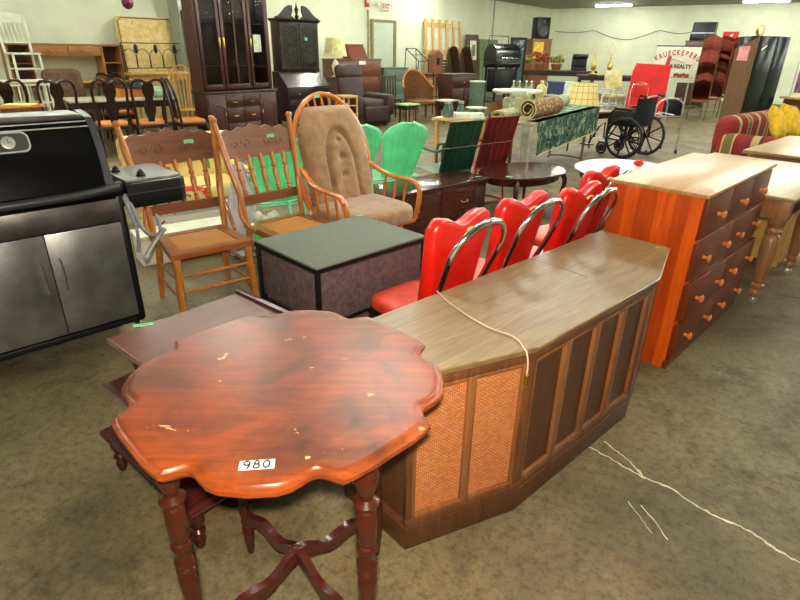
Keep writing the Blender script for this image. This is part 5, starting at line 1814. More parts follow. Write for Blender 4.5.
# ================================================================== glass jugs table
q = at(531, 11.6)
table('jug_table', 'small dark table holding the glass jugs', 'table', q, R(0), .85, .45, .62, M['darkwood2'], M['darkwood'], .025)
M['jug_glass'], nt, b = nodes('green jug glass')
setp(b, .1, 0, .5)
b.inputs['Base Color'].default_value = lin((176,190,150))
b.inputs['Transmission Weight'].default_value = .35
M['jug_yellow'] = plain('cloudy yellow jug', (180,178,112), .3)
jp = None
for i, px in enumerate((517,523,530,535)):
    p = at(px, 11.6 - (.05 if i % 2 else -.05))
    lab = ['clear glass jug, first from the left on the jug table','clear glass jug, second from the left on the jug table','clear glass jug, third from the left on the jug table','clear glass jug right beside the big yellowish jug'][i]
    if jp is None:
        jp = thing('glass_jug', lab, 'jug', (p.x, p.y, .62), 0, 'clear glass jugs')
        MB().lathe([(0,0),(.055,0),(.06,.01),(.06,.20),(.045,.26),(.02,.30),(.018,.34),(.024,.345),(.024,.36),(0,.36)], 16).done('jug_body', M['jug_glass'], jp)
        MB().lathe([(.02,.36),(.022,.365),(.022,.385),(0,.387)], 10).done('cap', M['white_paint'], jp)
        MB().tube([(.02,0,.32),(.05,0,.33),(.06,0,.29),(.045,0,.25)], .007, 6).done('handle', M['jug_glass'], jp)
    else:
        dup(jp, (p.x, p.y, .62), 0, lab)
p = at(546, 11.6)
t = thing('plastic_jug', 'large cloudy yellowish jug at the right end of the jug table', 'jug', (p.x, p.y, .62))
MB().lathe([(0,0),(.10,0),(.11,.015),(.11,.24),(.08,.30),(.03,.33),(.03,.36),(0,.36)], 18).done('jug_body', M['jug_yellow'], t)
MB().lathe([(.033,.36),(.035,.365),(.035,.39),(0,.392)], 12).done('cap', M['white_paint'], t)
MB().tube([(.03,0,.34),(.09,0,.36),(.115,0,.31),(.10,0,.25)], .011, 6).done('handle', M['jug_yellow'], t)
p = at(557, 10.9)
t = thing('metal_pot', 'steel pot with lid on a small stand right of the yellowish jug', 'pot', (p.x, p.y, 0))
MB().lathe([(.16,.0),(.16,.02),(.03,.03),(.03,.66),(.12,.68),(0,.68)], 18).done('stand', M['alu'], t)
MB().lathe([(0,.68),(.13,.68),(.14,.69),(.14,.78),(0,.78)], 20).done('pot_body', M['steel'], t)
MB().lathe([(0,.78),(.16,.78),(.165,.79),(.10,.805),(.02,.81),(.02,.825),(0,.826)], 20).done('lid', M['steel'], t)

# ================================================================== rug table
N = Vector((1.50, 6.62, 0)); ra = R(56)
rd, rw = ax(ra)
RT = .78
LEN, DEP = 2.9, .62
cen = N + rd*(LEN/2) + rw*(DEP/2)
t = thing('folding_table', 'long folding table heaped with rolled rugs', 'table', cen, ra)
M['table_top_grey'] = plain('folding table top', (150,138,104), .5)
MB().box(-LEN/2,-DEP/2,RT-.035,LEN/2,DEP/2,RT,.006).done('tabletop', M['table_top_grey'], t)
for x in (-LEN/2+.12, LEN/2-.6):
    for s in (-1,1):
        MB().tube([(x,s*(DEP/2-.06),RT-.035),(x,s*(DEP/2-.06),.05)], .016, 8).done('leg', M['alu'] if x < 0 else M['bronze'], t)
    MB().tube(smooth_path([Vector((x-.0,-(DEP/2-.04),.0165)),Vector((x,-(DEP/2-.08),.06)),Vector((x,0,.075)),Vector((x,DEP/2-.08,.06)),Vector((x,DEP/2-.04,.0165))], 5), .016, 8).done('foot_bar', M['bronze'], t)
def on(x, y, z=RT):
    """x along from near corner, y back from the near edge"""
    p = N + rd*x + rw*y
    return Vector((p.x, p.y, z))
M['rug_floral'] = floral('dark green floral rug', (66,106,86), [((190,198,170),.55),((120,150,120),.56),((34,54,48),.6)], 9)
M['rug_brown'] = floral('brown patterned rug', (116,88,56), [((186,160,100),.56),((66,44,34),.57),((140,40,36),.66)], 30)
M['rug_back'] = plain('pale rug backing', (186,180,120), .9, 0, .2, .1, 30, .3)
M['runner'] = plain('pale grey runner', (176,176,160), .9)
M['rug_pale'] = floral('pale grey green rug', (160,160,124), [((124,132,112),.55),((196,190,150),.6)], 12)
# cloth rug draped over the table's near side
t = thing('draped_rug', 'dark green floral rug draped over the near side of the folding table', 'rug', on(.0,0,0), ra)
mb = MB()
def fr(u, v):
    x = .16+2.5*u
    if v < .5:
        y = .10*(1-2*v)
        return Vector((x, y+.0, RT+.010))
    k = (v-.5)*2
    return Vector((x, -.012-.012*math.sin(x*9)*k, RT+.010-.40*k*(1-.10*u)))
mb.sheet(fr, 40, 20, .008).done('rug_body', M['rug_floral'], t)
MB().box(1.2,.10,RT+.003,2.66,.52,RT+.013,.002).done('rug_top', M['rug_floral'], t)
MB().tube([fr(k/40, 1) for k in range(41)], .008, 6).done('fringe', M['rug_back'], t)
def roll(name, label, p, axis_ang, length, r, mbody, flat=1.0, turns=2.3, z=RT+.014):
    t = thing(name, label, 'rug', (p.x, p.y, z), axis_ang)
    # spiral section in the plane across the roll, extruded along local X
    n = 60
    pts = []
    for k in range(n+1):
        a = 2*PI*turns*k/n
        rr = r*(.32+.68*k/n)
        pts.append((rr*math.cos(a-PI*.5-2*PI*turns), (rr*math.sin(a-PI*.5-2*PI*turns))*flat + r*flat))
    th = .014
    outer = MB()
    L0 = []
    for x in (0, length):
        inner = []
        outl = []
        for i, (y, zz) in enumerate(pts):
            a = Vector(pts[min(i+1,n)]) - Vector(pts[max(i-1,0)])
            nn = Vector((-a.y, a.x)).normalized()*th*.5
            outl.append((x, y-nn.x, zz-nn.y+th/2)); inner.append((x, y+nn.x, zz+nn.y+th/2))
        L0.append(outl + inner[::-1])
    outer.rings(L0, cap=True)
    outer.done('rug_body', mbody, t)
    e = MB().tube([(-.003, y, zz+th/2) for y, zz in pts], .007, 5)
    e.done('bound_edge', M['rug_back'], t)
    return t
roll('rug_roll', 'big rolled brown patterned rug with spiral end, on the folding table', on(.20,.16), ra+R(-2), .85, .115, M['rug_brown'])
roll('rug_roll', 'flattened roll of pale rug at the left end of the folding table', on(.02,.46), ra+R(2), .46, .10, M['rug_pale'], .55, z=RT+.002)
roll('rug_roll', 'green and white rolled rug behind the brown patterned roll', on(1.16,.34), ra+R(2), .9, .10, M['rug_pale'], .9, z=RT+.020)
p = on(.74,.50)
t = thing('folded_cloth', 'folded pale floral cloth stood upright behind the spiral rug roll', 'cloth', (p.x, p.y, RT), ra-R(60))
MB().cbox((0,.0,.15), (.26,.14,.30), .06, None, 4).cbox((-.15,.0,.11), (.12,.12,.22), .04, None, 4).done('cloth_body', M['rug_pale'], t)
p = on(.06,.10,0)
t = thing('hanging_runner', 'narrow pale runner hanging down at the near corner of the folding table', 'rug', (N.x, N.y, 0), ra)
mb = MB()
def fh(u, v):
    y = .03+.09*u
    return Vector((-.012-.015*math.sin(v*7)*v, y, RT+.012-.62*v))
mb.sheet(fh, 6, 18, .006).done('rug_body', M['runner'], t)
# white box, jars, bucket
a1 = G(468, 116, RT)
p = on(.03, .96)
p = Vector((a1.x+.10, a1.y+.16, RT))
p = on(.15, .60)
t = thing('glass_display_table', 'small pale table left of the rolled rugs holding jars', 'table', (N.x-rd.x*.28+rw.x*.80, N.y-rd.y*.28+rw.y*.80, 0), ra)
qx = t.location.copy()
MB().box(-.26,-.24,.79,.26,.24,.82,.005).done('tabletop', M['lightwood'], t)
for sx in (-1,1):
    for sy in (-1,1):
        MB().box(sx*.21-.02,sy*.19-.02,0,sx*.21+.02,sy*.19+.02,.79).done('leg', M['lightwood'], t)
def off(x, y, z):
    v = qx + rd*x + rw*y
    return Vector((v.x, v.y, z))
p = off(-.06,-.14,.822)
t = thing('flat_box', 'flat white box on the near edge of the small pale table', 'box', p, R(5))
MB().box(-.17,-.08,0,.17,.08,.062,.004).done('box_body', M['plastic_white'], t)
M['jar'] = plain('grey green glass jar', (84,104,92), .15, 0, .6, .2, 10)
for i, (px, x, y, lab) in enumerate(((475,-.12,.12,'dark green glass jar, left one on the small pale table'),(482,-.02,.14,'dark green glass jar, middle one on the small pale table'),(488,.04,.02,'dark green glass jar, right one on the small pale table'))):
    p = off(x, y, .82)
    if i == 0:
        jar = thing('glass_jar', lab, 'jar', p, 0, 'dark green jars')
        MB().lathe([(0,0),(.04,0),(.045,.01),(.045,.10),(.03,.13),(.03,.15),(0,.15)], 14).done('jar_body', M['jar'], jar)
        MB().lathe([(.034,.15),(.035,.155),(.035,.175),(0,.178)], 12).done('lid', M['alu'], jar)
    else:
        dup(jar, p, 0, lab)
M['orange'] = plain('orange plastic', (220,82,30), .4, 0, .5, .06)
p = G(506, 108, .85)
p = Vector((1.63, 8.5, 0))
bq = p
t = thing('bucket_stand', 'low dark bench behind the folding table carrying the orange bucket', 'bench', (p.x-.04, p.y+.05, 0), ra)
MB().box(-.3,-.2,.66,.3,.2,.69).done('benchtop', M['darkwood2'], t)
for sx in (-1,1):
    for sy in (-1,1):
        MB().box(sx*.27-.02,sy*.17-.02,0,sx*.27+.02,sy*.17+.02,.66).done('leg', M['darkwood2'], t)
t = thing('orange_bucket', 'orange plastic bucket under a round white tray', 'bucket', (p.x+.02, p.y+.02, .69))
MB().lathe([(0,0),(.11,0),(.15,.28),(.156,.285),(.156,.30),(.14,.30),(.10,.012),(0,.012)], 24).done('bucket_body', M['orange'], t)
MB().tube([(-.152,0,.28),(-.16,-.08,.20),(-.09,-.17,.12),(.09,-.17,.12),(.16,-.08,.20),(.152,0,.28)], .004, 5).done('handle', M['alu'], t)
t = thing('wicker_basket', 'small brown wicker basket left of the orange bucket', 'basket', (p.x-.25, p.y+.02, .69))
MB().lathe([(0,0),(.09,0),(.11,.16),(.10,.165),(.085,.02),(0,.02)], 20).done('basket_body', M['wicker'], t)
t = thing('round_tray', 'round white tray resting across the orange bucket', 'tray', (p.x+.02, p.y+.02, .991))
MB().lathe([(0,0),(.33,0),(.35,.008),(.36,.035),(.348,.035),(.335,.014),(0,.012)], 32).done('tray_body', M['plastic_white'], t)
p2 = off(.17, -.12, .82)
t = thing('cake_stand', 'glass cake stand with a cream plate in front of the orange bucket', 'cake stand', p2)
MB().lathe([(0,0),(.06,0),(.06,.008),(.02,.02),(.015,.07),(.04,.09),(0,.09)], 18).done('stem', M['jar'], t)
MB().lathe([(0,.09),(.12,.09),(.13,.098),(.13,.108),(0,.104)], 24).done('plate', M['cloth_grey'], t)
# lampshade on a little table beside the wheelchair
q = at(601, 9.6)
table('small_table', 'small yellow-brown table beside the wheelchair with a lampshade on it', 'table', (q.x, q.y, 0), R(35), .72, .46, .66, M['midwood'], M['darkwood'], .022)
p = at(590, 9.5)
M['shade_plaid'], nt, b = nodes('cream checked shade')
mp = mapping(nt, (1,1,1))
tc = nt.nodes.new('ShaderNodeTexCoord')
sx_ = nt.nodes.new('ShaderNodeSeparateXYZ')
nt.links.new(tc.outputs['Object'], sx_.inputs[0])
at2 = nt.nodes.new('ShaderNodeMath'); at2.operation = 'ARCTAN2'
nt.links.new(sx_.outputs['Y'], at2.inputs[0]); nt.links.new(sx_.outputs['X'], at2.inputs[1])
def saw(src, mul, lo):
    a = nt.nodes.new('ShaderNodeMath'); a.operation = 'MULTIPLY'; a.inputs[1].default_value = mul
    nt.links.new(src, a.inputs[0])
    f = nt.nodes.new('ShaderNodeMath'); f.operation = 'FRACT'
    nt.links.new(a.outputs[0], f.inputs[0])
    g = nt.nodes.new('ShaderNodeMath'); g.operation = 'LESS_THAN'; g.inputs[1].default_value = lo
    nt.links.new(f.outputs[0], g.inputs[0])
    return g.outputs[0]
g1 = saw(at2.outputs[0], 16/(2*PI), .10); g2 = saw(sx_.outputs['Z'], 10.5, .08)
mx_ = nt.nodes.new('ShaderNodeMath'); mx_.operation = 'MAXIMUM'
nt.links.new(g1, mx_.inputs[0]); nt.links.new(g2, mx_.inputs[1])
nt.links.new(mix(nt, mx_.outputs[0], lin((226,206,136)), lin((160,130,70))), b.inputs['Base Color'])
setp(b, .8, 0, .3)
t = thing('lampshade', 'large cream checked lampshade resting on the small table by the wheelchair', 'lampshade', (p.x, p.y, .66))
shade(.0, .43, .285, .19, M['shade_plaid'], t, 48, 0)
MB().tube([(-.19,0,.41),(.19,0,.41)], .004, 5).tube([(0,-.19,.41),(0,.19,.41)], .004, 5).done('spider', M['brass'], t)

# ================================================================== wheelchair
nb, fb_ = G(620,158,0), G(642,154.5,0)
axv = (fb_-nb); ang = math.atan2(axv.y, axv.x)
mid = (nb+fb_)/2
t = thing('wheelchair', 'black wheelchair with spoked wheels turned away from the camera', 'wheelchair', (mid.x, mid.y, 0), ang)
WR_ = .31
hwd = axv.length/2
for s in (-1,1):
    wm = MB().tube([(s*hwd, WR_*math.cos(2*PI*k/40), WR_+.0+ WR_*math.sin(2*PI*k/40)*.96) for k in range(40)], .022, 8, True)
    wo = wm.done('wheel', M['rubber'], t)
    MB().tube([(s*(hwd+.03), WR_*.9*math.cos(2*PI*k/40), WR_+WR_*.88*math.sin(2*PI*k/40)) for k in range(40)], .009, 6, True).done('hand_rim', M['black_metal'], wo)
    mb = MB().lathe([(0,-.05),(.045,-.05),(.045,.05),(0,.05)], 14, (s*hwd,0,WR_), Matrix.Rotation(PI/2,4,'Y'))
    mb.done('hub', M['black_metal'], wo)
    for k in range(8):
        a = 2*PI*k/8+.2
        MB().bar((s*hwd, .03*math.cos(a), WR_+.03*math.sin(a)),(s*hwd, (WR_-.015)*math.cos(a), WR_+(WR_-.02)*math.sin(a)), .026, .02, .004).done('spoke', M['black_metal'], wo)
    x = s*(hwd-.06)
    MB().tube([(x,-.22,.93),(x,-.12,.95),(x,-.10,.9),(x,-.08,.30),(x,.0,.26),(x,.40,.26)], .013, 8).done('side_frame', M['black_metal'], t)
    MB().tube([(x,-.10,.70),(x,.0,.72),(x,.28,.72),(x,.34,.66),(x,.36,.26)], .013, 8).done('arm_tube', M['black_metal'], t)
    MB().box(x-.03,-.02,.72,x+.03,.28,.755,.01).done('arm_pad', M['black_vinyl'], t)
    MB().box(x-.008,-.06,.50,x+.008,.33,.70).done('side_guard', M['black_vinyl'], t)
    MB().tube([(x,.40,.26),(x,.42,.50),(x,.52,.42),(x,.68,.14)], .012, 8).done('leg_rest', M['black_metal'], t)
    MB().box(x-.075,.62,.11,x+.075,.80,.13,.008).done('foot_plate', M['black_metal'], t)
    MB().tube([(x, .42+.085*math.cos(2*PI*k/20), .10+.085*math.sin(2*PI*k/20)) for k in range(20)], .016, 8, True).lathe([(0,-.02),(.06,-.01),(.06,.01),(0,.02)], 12, (x,.42,.10), Matrix.Rotation(PI/2,4,'Y')).done('caster', M['rubber'], t)
    MB().tube([(x,-.225,.93),(x,-.13,.95)], .02, 8).done('hand_grip', M['rubber'], t)
MB().sheet(lambda u, v: Vector(((u-.5)*2*(hwd-.06), -.10-.03*math.sin(u*PI)+.0*v, .48+.42*v)), 10, 8, .02).done('backrest', M['black_vinyl'], t)
MB().box(-hwd+.07,-.06,.47,hwd-.07,.36,.52,.015).done('seat', M['black_vinyl'], t)
MB().bar((-hwd+.06,.1,.20),(hwd-.06,.1,.46),.025,.025).bar((hwd-.06,.14,.20),(-hwd+.06,.14,.46),.025,.025).done('cross_brace', M['black_metal'], t)

# ================================================================== walkers
def walker(label, pa, pb, rz, gap):
    t = thing('walker', label, 'walker', (pa.x, pa.y, 0), rz)
    for s in (0,1):
        y = gap*s
        x0, x1 = -.24, .24
        arc = [Vector((x0-.03,y,.02)),Vector((x0,y,.6))] + [Vector((-.24*math.cos(PI*k/10)*1.0, y, .74+.14*math.sin(PI*k/10))) for k in range(11)] + [Vector((x1,y,.6)),Vector((x1+.03,y,.02))]
        MB().tube(arc, .0125, 8).done('side_frame', M['alu'], t)
        MB().tube([(x0,y,.60),(x1,y,.60)], .010, 6).tube([(x0-.02,y,.34),(x1+.02,y,.34)], .010, 6).done('cross_bar', M['alu'], t)
        for x in (x0-.03, x1+.03):
            MB().lathe([(.02,0),(.02,.05),(.014,.06)], 10, (x,y,0)).done('rubber_tip', M['rubber'], t)
    MB().tube([(-.1,0,.62),(-.1,gap,.62)], .01, 6).tube([(.1,0,.62),(.1,gap,.62)], .01, 6).done('hinge_bar', M['alu'], t)
    return t
p = G(650,154,0)
walker('aluminium walking frame standing right behind the wheelchair', Vector((p.x+.20, p.y+.06, 0)), None, R(8), .46)
p = at(622, 11.3)
walker('aluminium walking frame standing left of the wheelchair back', Vector((p.x, p.y, 0)), None, R(5), .40)

# ================================================================== red panel, sign, stacks on the right
q = at(655, 14.6)
M['panel_red'] = plain('bright red panel', (196,24,24), .5, 0, .4, .06)
t = thing('room_divider', 'bright red upright display panel left of the auction sign', 'panel', q, R(-14))
MB().prism([(-.46,.06),(.44,.06),(.44,1.27),(-.36,1.30),(-.42,1.1)], -.02, .02, Matrix.Rotation(PI/2,4,'X')).done('panel_board', M['panel_red'], t)
for s in (-1,1):
    MB().box(s*.38-.02,-.2,0,s*.38+.02,.2,.06).done('foot', M['black_metal'], t)
q = at(653, 12.6)
t = thing('red_stool_chair', 'small red-backed chrome chair in front of the red panel', 'chair', q, R(10))
MB().cbox((0,.2,.78), (.36,.05,.26), .02, None, 3).done('backrest', M['panel_red'], t)
MB().cbox((0,0,.46), (.38,.38,.06), .02, None, 3).done('seat', M['panel_red'], t)
MB().tube([(-.2,.21,0),(-.2,.22,.80),(-.16,.22,.92),(0,.22,.95),(.16,.22,.92),(.2,.22,.80),(.2,.21,0)], .012, 8).done('back_frame', M['chrome'], t)
for s in (-1,1):
    MB().tube([(s*.17,-.16,.45),(s*.19,-.18,0)], .012, 8).done('leg', M['chrome'], t)

def text_mesh(ch, size):
    cu = bpy.data.curves.new('letters', 'FONT')
    cu.body = ch
    cu.size = size
    cu.align_x = 'CENTER'
    cu.extrude = .004
    cu.offset = .007*size/.2
    o = bpy.data.objects.new('letters', cu)
    COL.objects.link(o)
    dg = bpy.context.evaluated_depsgraph_get()
    dg.update()
    me = bpy.data.meshes.new_from_object(o.evaluated_get(dg))
    bpy.data.objects.remove(o)
    bpy.data.curves.remove(cu)
    return me
def lettering(name, items, m, parent):
    """items of (text, size, x, z, tilt) laid on the local XZ plane facing -Y"""
    b = bmesh.new()
    for s_, size, x, y, z, tilt, sx in items:
        me = text_mesh(s_, size)
        Mt = Matrix.Translation((x, y, z)) @ Matrix.Rotation(tilt, 4, 'Y') @ Matrix.Rotation(PI/2, 4, 'X') @ Matrix.Diagonal((sx,1,1,1))
        me.transform(Mt)
        b.from_mesh(me)
        bpy.data.meshes.remove(me)
    me = bpy.data.meshes.new(name)
    b.to_mesh(me); b.free()
    me.materials.clear()
    me.materials.append(m)
    o = bpy.data.objects.new(name, me)
    COL.objects.link(o)
    o.parent = parent
    return o
q = at(679, 16.8)
M['sign_red'] = plain('sign red', (178,40,50), .5)
t = thing('auction_sign', 'white sign board with arched red lettering and a red gavel', 'sign', q, R(-20))
SW = .58
MB().box(-SW,-.02,.78,SW,.02,1.70,.004).done('sign_board', M['white_paint'], t)
MB().box(-SW-.01,-.03,1.70,SW+.01,.03,1.725).done('top_edge', M['black_metal'], t)
for s in (-1,1):
    MB().box(s*.42-.02,-.02,0,s*.42+.02,.02,.78).box(s*.42-.02,-.2,0,s*.42+.02,-.02,.03).box(s*.42-.02,.02,0,s*.42+.02,.2,.03).done('leg', M['alu'], t)
word = 'KRUECKEBERG'
its = []
rad = .95
for i, ch_ in enumerate(word):
    a = (i-(len(word)-1)/2)*.112
    its.append((ch_, .185, rad*math.sin(a), -.022, 1.49-rad+rad*math.cos(a), a, .72))
lettering('arched_name', its, M['sign_red'], t)
lettering('lettering', [('& REALTY', .14, .12, -.022, 1.15, 0, .9)], M['ink'], t)
mb = MB().bar((-.25,-.028,1.06),(-.19,-.028,1.46),.10,.012).bar((-.19,-.028,1.40),(.21,-.028,1.29),.045,.012)
mb.done('gavel', M['sign_red'], t)
mb = MB()
for j in range(7):
    mb.ball((.02+.055*j,-.021,.97+.015*math.sin(j*2)), (.04,.006,.05), 8)
mb.done('painted_crowd', M['rust'], t)
MB().box(-.42,-.024,.90,.50,-.0205,.915).done('painted_line', M['sign_red'], t)
q = at(680, 15.5)
t = thing('black_crate', 'black crate on the floor in front of the auction sign', 'crate', q, R(-10))
mb = MB().box(-.3,-.2,0,.3,.2,.42,.01)
mb.done('crate_body', M['black_metal'], t)
MB().box(-.31,-.21,.42,.31,.21,.45,.006).done('lid', M['darkwood'], t)
# stacks of chairs
for j, (px, dist, n, nm_) in enumerate(((711,14.8,14,'front'),(724,15.5,14,'middle'),(737,16.4,14,'back'))):
    stack(px, dist, 152, n, M['maroon_seat'], 'red-brown stacking chair in the ' + nm_ + ' of the three tall stacks, %s of its stack', 'inner chairs of the ' + nm_ + ' red-brown stack')
# stereo on tall shelf by the right wall
q = at(700, 18.3)
cabinet('tall_shelf', 'tall dark shelf unit behind the stacks of chairs', 'cabinet', q, R(-37), .8, .42, 1.88, M['darkwood2'], ((.02,.48,2),(.52,.98,2)), M['brass'])
t = thing('stereo', 'black stereo stacked on top of the tall dark shelf', 'stereo', (q.x, q.y, 1.88), R(-37))
MB().box(-.33,-.18,0,.33,.18,.22,.02).done('lower_deck', M['black_metal'], t)
MB().rings([[(x,-.17,.22),(x,.18,.22),(x,.18,.50),(x,-.10,.50)] for x in (-.31,.31)]).done('upper_deck', M['black_metal'], t)
MB().box(-.33,-.185,.20,.33,-.18,.215).done('trim_strip', M['alu'], t)
p = wr(722, .03)
q = p
t = thing('red_poster', 'red poster with a pale figure on the right wall above the chair stacks', 'poster', (p.x, p.y, 0), R(-36.9))
z = D(722, 38, p.y).z
MB().box(-.24,-.012,z-.16,.24,.0,z+.2).done('poster_sheet', M['panel_red'], t)
MB().prism([(-.06,-.10),(.07,-.12),(.04,.05),(.09,.14),(0,.1),(-.05,.02)], .0125, .014, Matrix.Translation((0,0,z)) @ Matrix.Rotation(PI/2,4,'X')).done('pale_figure', M['white_paint'], t)

# ================================================================== black cabinet, sofa at the right
C1 = at(756, 9.0)
ang = R(15)
cd_, cw_ = ax(ang)
cen = C1 + cd_*.30 + cw_*.19
M['black_green'] = plain('black green lacquer', (14,24,20), .22, 0, .5, .2, 3)
t = thing('black_cabinet', 'tall black cabinet with brown wooden side, behind the striped sofa', 'cabinet', cen, ang)
MB().box(-.28,-.17,.03,.30,.19,1.80,.006).done('cabinet_body', M['black_green'], t)
MB().prism([(-.19,0),(.19,0),(.19,1.62),(-.19,1.78)], -.305, -.28, Matrix(((0,0,1,0),(1,0,0,0),(0,1,0,0),(0,0,0,1)))).done('side_panel', wood('brown side board', (84,58,34), (112,80,48), 'z', .5, .4, 0, .5), t)
MB().box(-.27,-.19,.05,.04,-.17,1.78,.004).done('door', M['black_green'], t)
MB().box(.046,-.19,.05,.29,-.17,1.78,.004).done('door', M['black_green'], t)
MB().cbox((-.16,-.192,1.64), (.10,.003,.016), 0, Matrix.Rotation(R(-35),4,'Y')).done('reflection_streak', M['white_paint'], t)  # white streak put on the black door as its reflection
p = cen + cd_*-.18 - cw_*.06
t = thing('alarm_clock', 'small round clock standing on top of the black cabinet', 'clock', (p.x, p.y, 1.80), R(20))
CM = Matrix.Translation((0,0,.075)) @ Matrix.Rotation(PI/2,4,'X')
MB().lathe([(.07,-.02),(.075,-.01),(.075,.015),(.062,.02),(.06,.012),(0,.012),], 22, (0,0,0), CM).done('case', M['gold'], t)
MB().lathe([(.058,.013),(0,.0145)], 22, (0,0,0), CM).done('dial', M['white_paint'], t)
MB().box(-.04,-.02,0,.04,.02,.012).done('foot', M['gold'], t)
p = cen - cd_*.308 + cw_*.02
tag(MB().box(-.10,-.0015,0,.10,.0015,.20).done('flyer', M['pink'], None, (p.x, p.y, 1.46), ang+PI/2), 'pink flyer taped high on the brown side of the black cabinet', 'flyer')
M['stripe'] = stripes('red and tan striped upholstery', [(.22,(122,34,34)),(.03,(196,170,110)),(.17,(104,92,60)),(.03,(190,160,100)),(.25,(128,38,36)),(.06,(70,44,36)),(.14,(168,140,92)),(.10,(96,40,36))], 0, .62)
M['stripe_y'] = stripes('red and tan striped upholstery, arms', [(.22,(122,34,34)),(.03,(196,170,110)),(.17,(104,92,60)),(.03,(190,160,100)),(.25,(128,38,36)),(.06,(70,44,36)),(.14,(168,140,92)),(.10,(96,40,36))], 1, .62)
p = G(748, 140, .62)
sa = R(40)
sd, sw_ = ax(sa)
cen = Vector((p.x, p.y, 0)) + sd*1.28 + sw_*.12
t = thing('striped_sofa', 'red and tan striped sofa behind the maple tables', 'sofa', cen, sa)
MB().cbox((0,.32,.60), (1.9,.26,.46), .12, None, 5).done('backrest', M['stripe'], t)
MB().cbox((0,-.08,.40), (1.56,.66,.20), .07, None, 4).done('seat_cushion', M['stripe'], t)
MB().cbox((0,0,.20), (1.9,.84,.28), .03, None, 3).done('base', M['stripe'], t)
for s in (-1,1):
    MB().cbox((s*.88,-.06,.46), (.22,.84,.34), .10, None, 5).done('armrest', M['stripe_y'], t)
for sx in (-1,1):
    for sy in (-1,1):
        MB().box(sx*.88-.03,sy*.36-.03,0,sx*.88+.03,sy*.36+.03,.065).done('foot', M['darkwood'], t)
def pillow(x, y, rz, lab):
    pp = cen + sd*x + sw_*y
    t = thing('throw_pillow', lab, 'pillow', (pp.x, pp.y, .545), sa+R(rz), 'yellow pillows on the sofa')
    mb = MB()
    def fp(sg):
        def f(u, v):
            a, b = (u-.5)*2, (v-.5)*2
            th = .075*max(0,(1-a**4)*(1-b**4))**.6
            k = 1+.06*(a*a*b*b)
            return Vector((a*.2*k, sg*th, b*.2*k))
        return f
    mb.sheet(fp(1), 14, 14).sheet(fp(-1), 14, 14)
    bmesh.ops.remove_doubles(mb.b, verts=mb.b.verts[:], dist=.002)
    mb.xf(Matrix.Translation((0,0,.215)) @ Matrix.Rotation(R(-22),4,'X') @ Matrix.Rotation(R(12),4,'Y'))
    return mb.done('pillow_body', M['yellow_cloth'], t, sharp=80)
pillow(-.48, -.13, 10, 'yellow throw pillow on the left of the striped sofa')
pillow(-.02, -.13, -4, 'yellow throw pillow at the right edge of the picture on the striped sofa')
# right edge shelf
q = at(826, 9.2)
t = table('side_table', 'tan-topped table at the right edge behind the striped sofa', 'table', (q.x, q.y, 0), R(15), .8, .42, .95, M['lightwood'], M['brown_red'], .03)
t = thing('framed_print', 'white framed print standing on the tan-topped table at the right edge', 'picture', (q.x-.22, q.y-.02, .952), R(8))
MB().box(-.16,-.012,0,.16,.012,.52).done('frame', M['white_paint'], t)
MB().box(-.12,-.016,.06,.12,-.0125,.46).done('print', plain('purple print', (96,60,90), .4, 0, .5, .5, 14), t)

# ================================================================== wall fittings
dp = wl(367, 0); dp2 = wl(389.5, 0)
dvec = dp2 - dp
mid = (dp+dp2)/2
wdt = dvec.length
ang = math.atan2(UL.y, UL.x)
ztop = D(378, 20.5, mid.y).z
t = thing('door_1', 'pale painted door with a brown frame in the left wall', 'door', (mid.x, mid.y, 0), ang)
t['kind'] = 'structure'
MB().box(-wdt/2+.05,-.03,.0,wdt/2-.05,-.004,ztop-.05).done('door_leaf', M['door_paint'] if 'door_paint' in M else M.setdefault('door_paint', plain('pale grey green door', (196,206,182), .5, 0, .5, .02)), t)
MB().box(-wdt/2-.03,-.05,0,-wdt/2+.05,-.002,ztop+.02).box(wdt/2-.05,-.05,0,wdt/2+.05,-.002,ztop+.02).box(-wdt/2+.05,-.05,ztop-.05,wdt/2-.05,-.002,ztop+.02).done('door_frame', plain('olive brown door frame', (126,112,72), .5), t)
MB().ball((-wdt/2+.14,-.06,1.0), .03, 10).done('door_handle', M['brass'], t)
zz = D(381, 6, mid.y).z
p = wl(380, .0)
t = thing('exit_sign', 'lit exit sign with emergency lamps above the door', 'exit sign', (p.x, p.y, zz), ang)
MB().box(-.17,-.07,-.11,.17,-.002,.11,.008).done('sign_box', M['white_paint'], t)
lettering('lettering', [('EXIT', .17, 0, -.072, -.06, 0, .8)], M['panel_red'], t)
for s in (-1,1):
    MB().lathe([(0,0),(.05,0),(.06,.03),(.06,.05),(0,.052)], 12, (s*.26,-.02,.04), Matrix.Rotation(PI/2,4,'X')).box(s*.17-.02 if s > 0 else -.24,-.03,.03,.24 if s > 0 else -.15,-.005,.05).done('emergency_lamp', M['white_paint'], t)
p = wl(362.5, .0)
t = thing('fire_alarm', 'small red fire alarm on the left wall beside the exit sign', 'alarm', (p.x, p.y, D(362,2,p.y).z), ang)
MB().box(-.07,-.05,-.12,.07,-.002,.12,.01).done('alarm_body', M['panel_red'], t)
MB().lathe([(0,0),(.05,0),(.04,.02),(0,.022)], 12, (0,-.05,.02), Matrix.Rotation(PI/2,4,'X')).done('lens', M['white_paint'], t)
M['conduit'] = plain('olive conduit', (150,146,96), .5)
p = wl(364, .03)
tag(MB().tube([(0,0,0),(0,0,D(362,4,p.y).z-.13)], .03, 8).done('conduit', M['conduit'], None, (p.x, p.y, 0)), 'olive vertical conduit running up the left wall to the fire alarm', 'conduit')
for px, lab in ((487,'grey vertical conduit on the back wall above the green board'),):
    p = wb(px, .03)
    tag(MB().tube([(0,0,0),(0,0,CEIL)], .022, 8).done('conduit', M['pillar'], None, (p.x, p.y, 0)), lab, 'conduit')
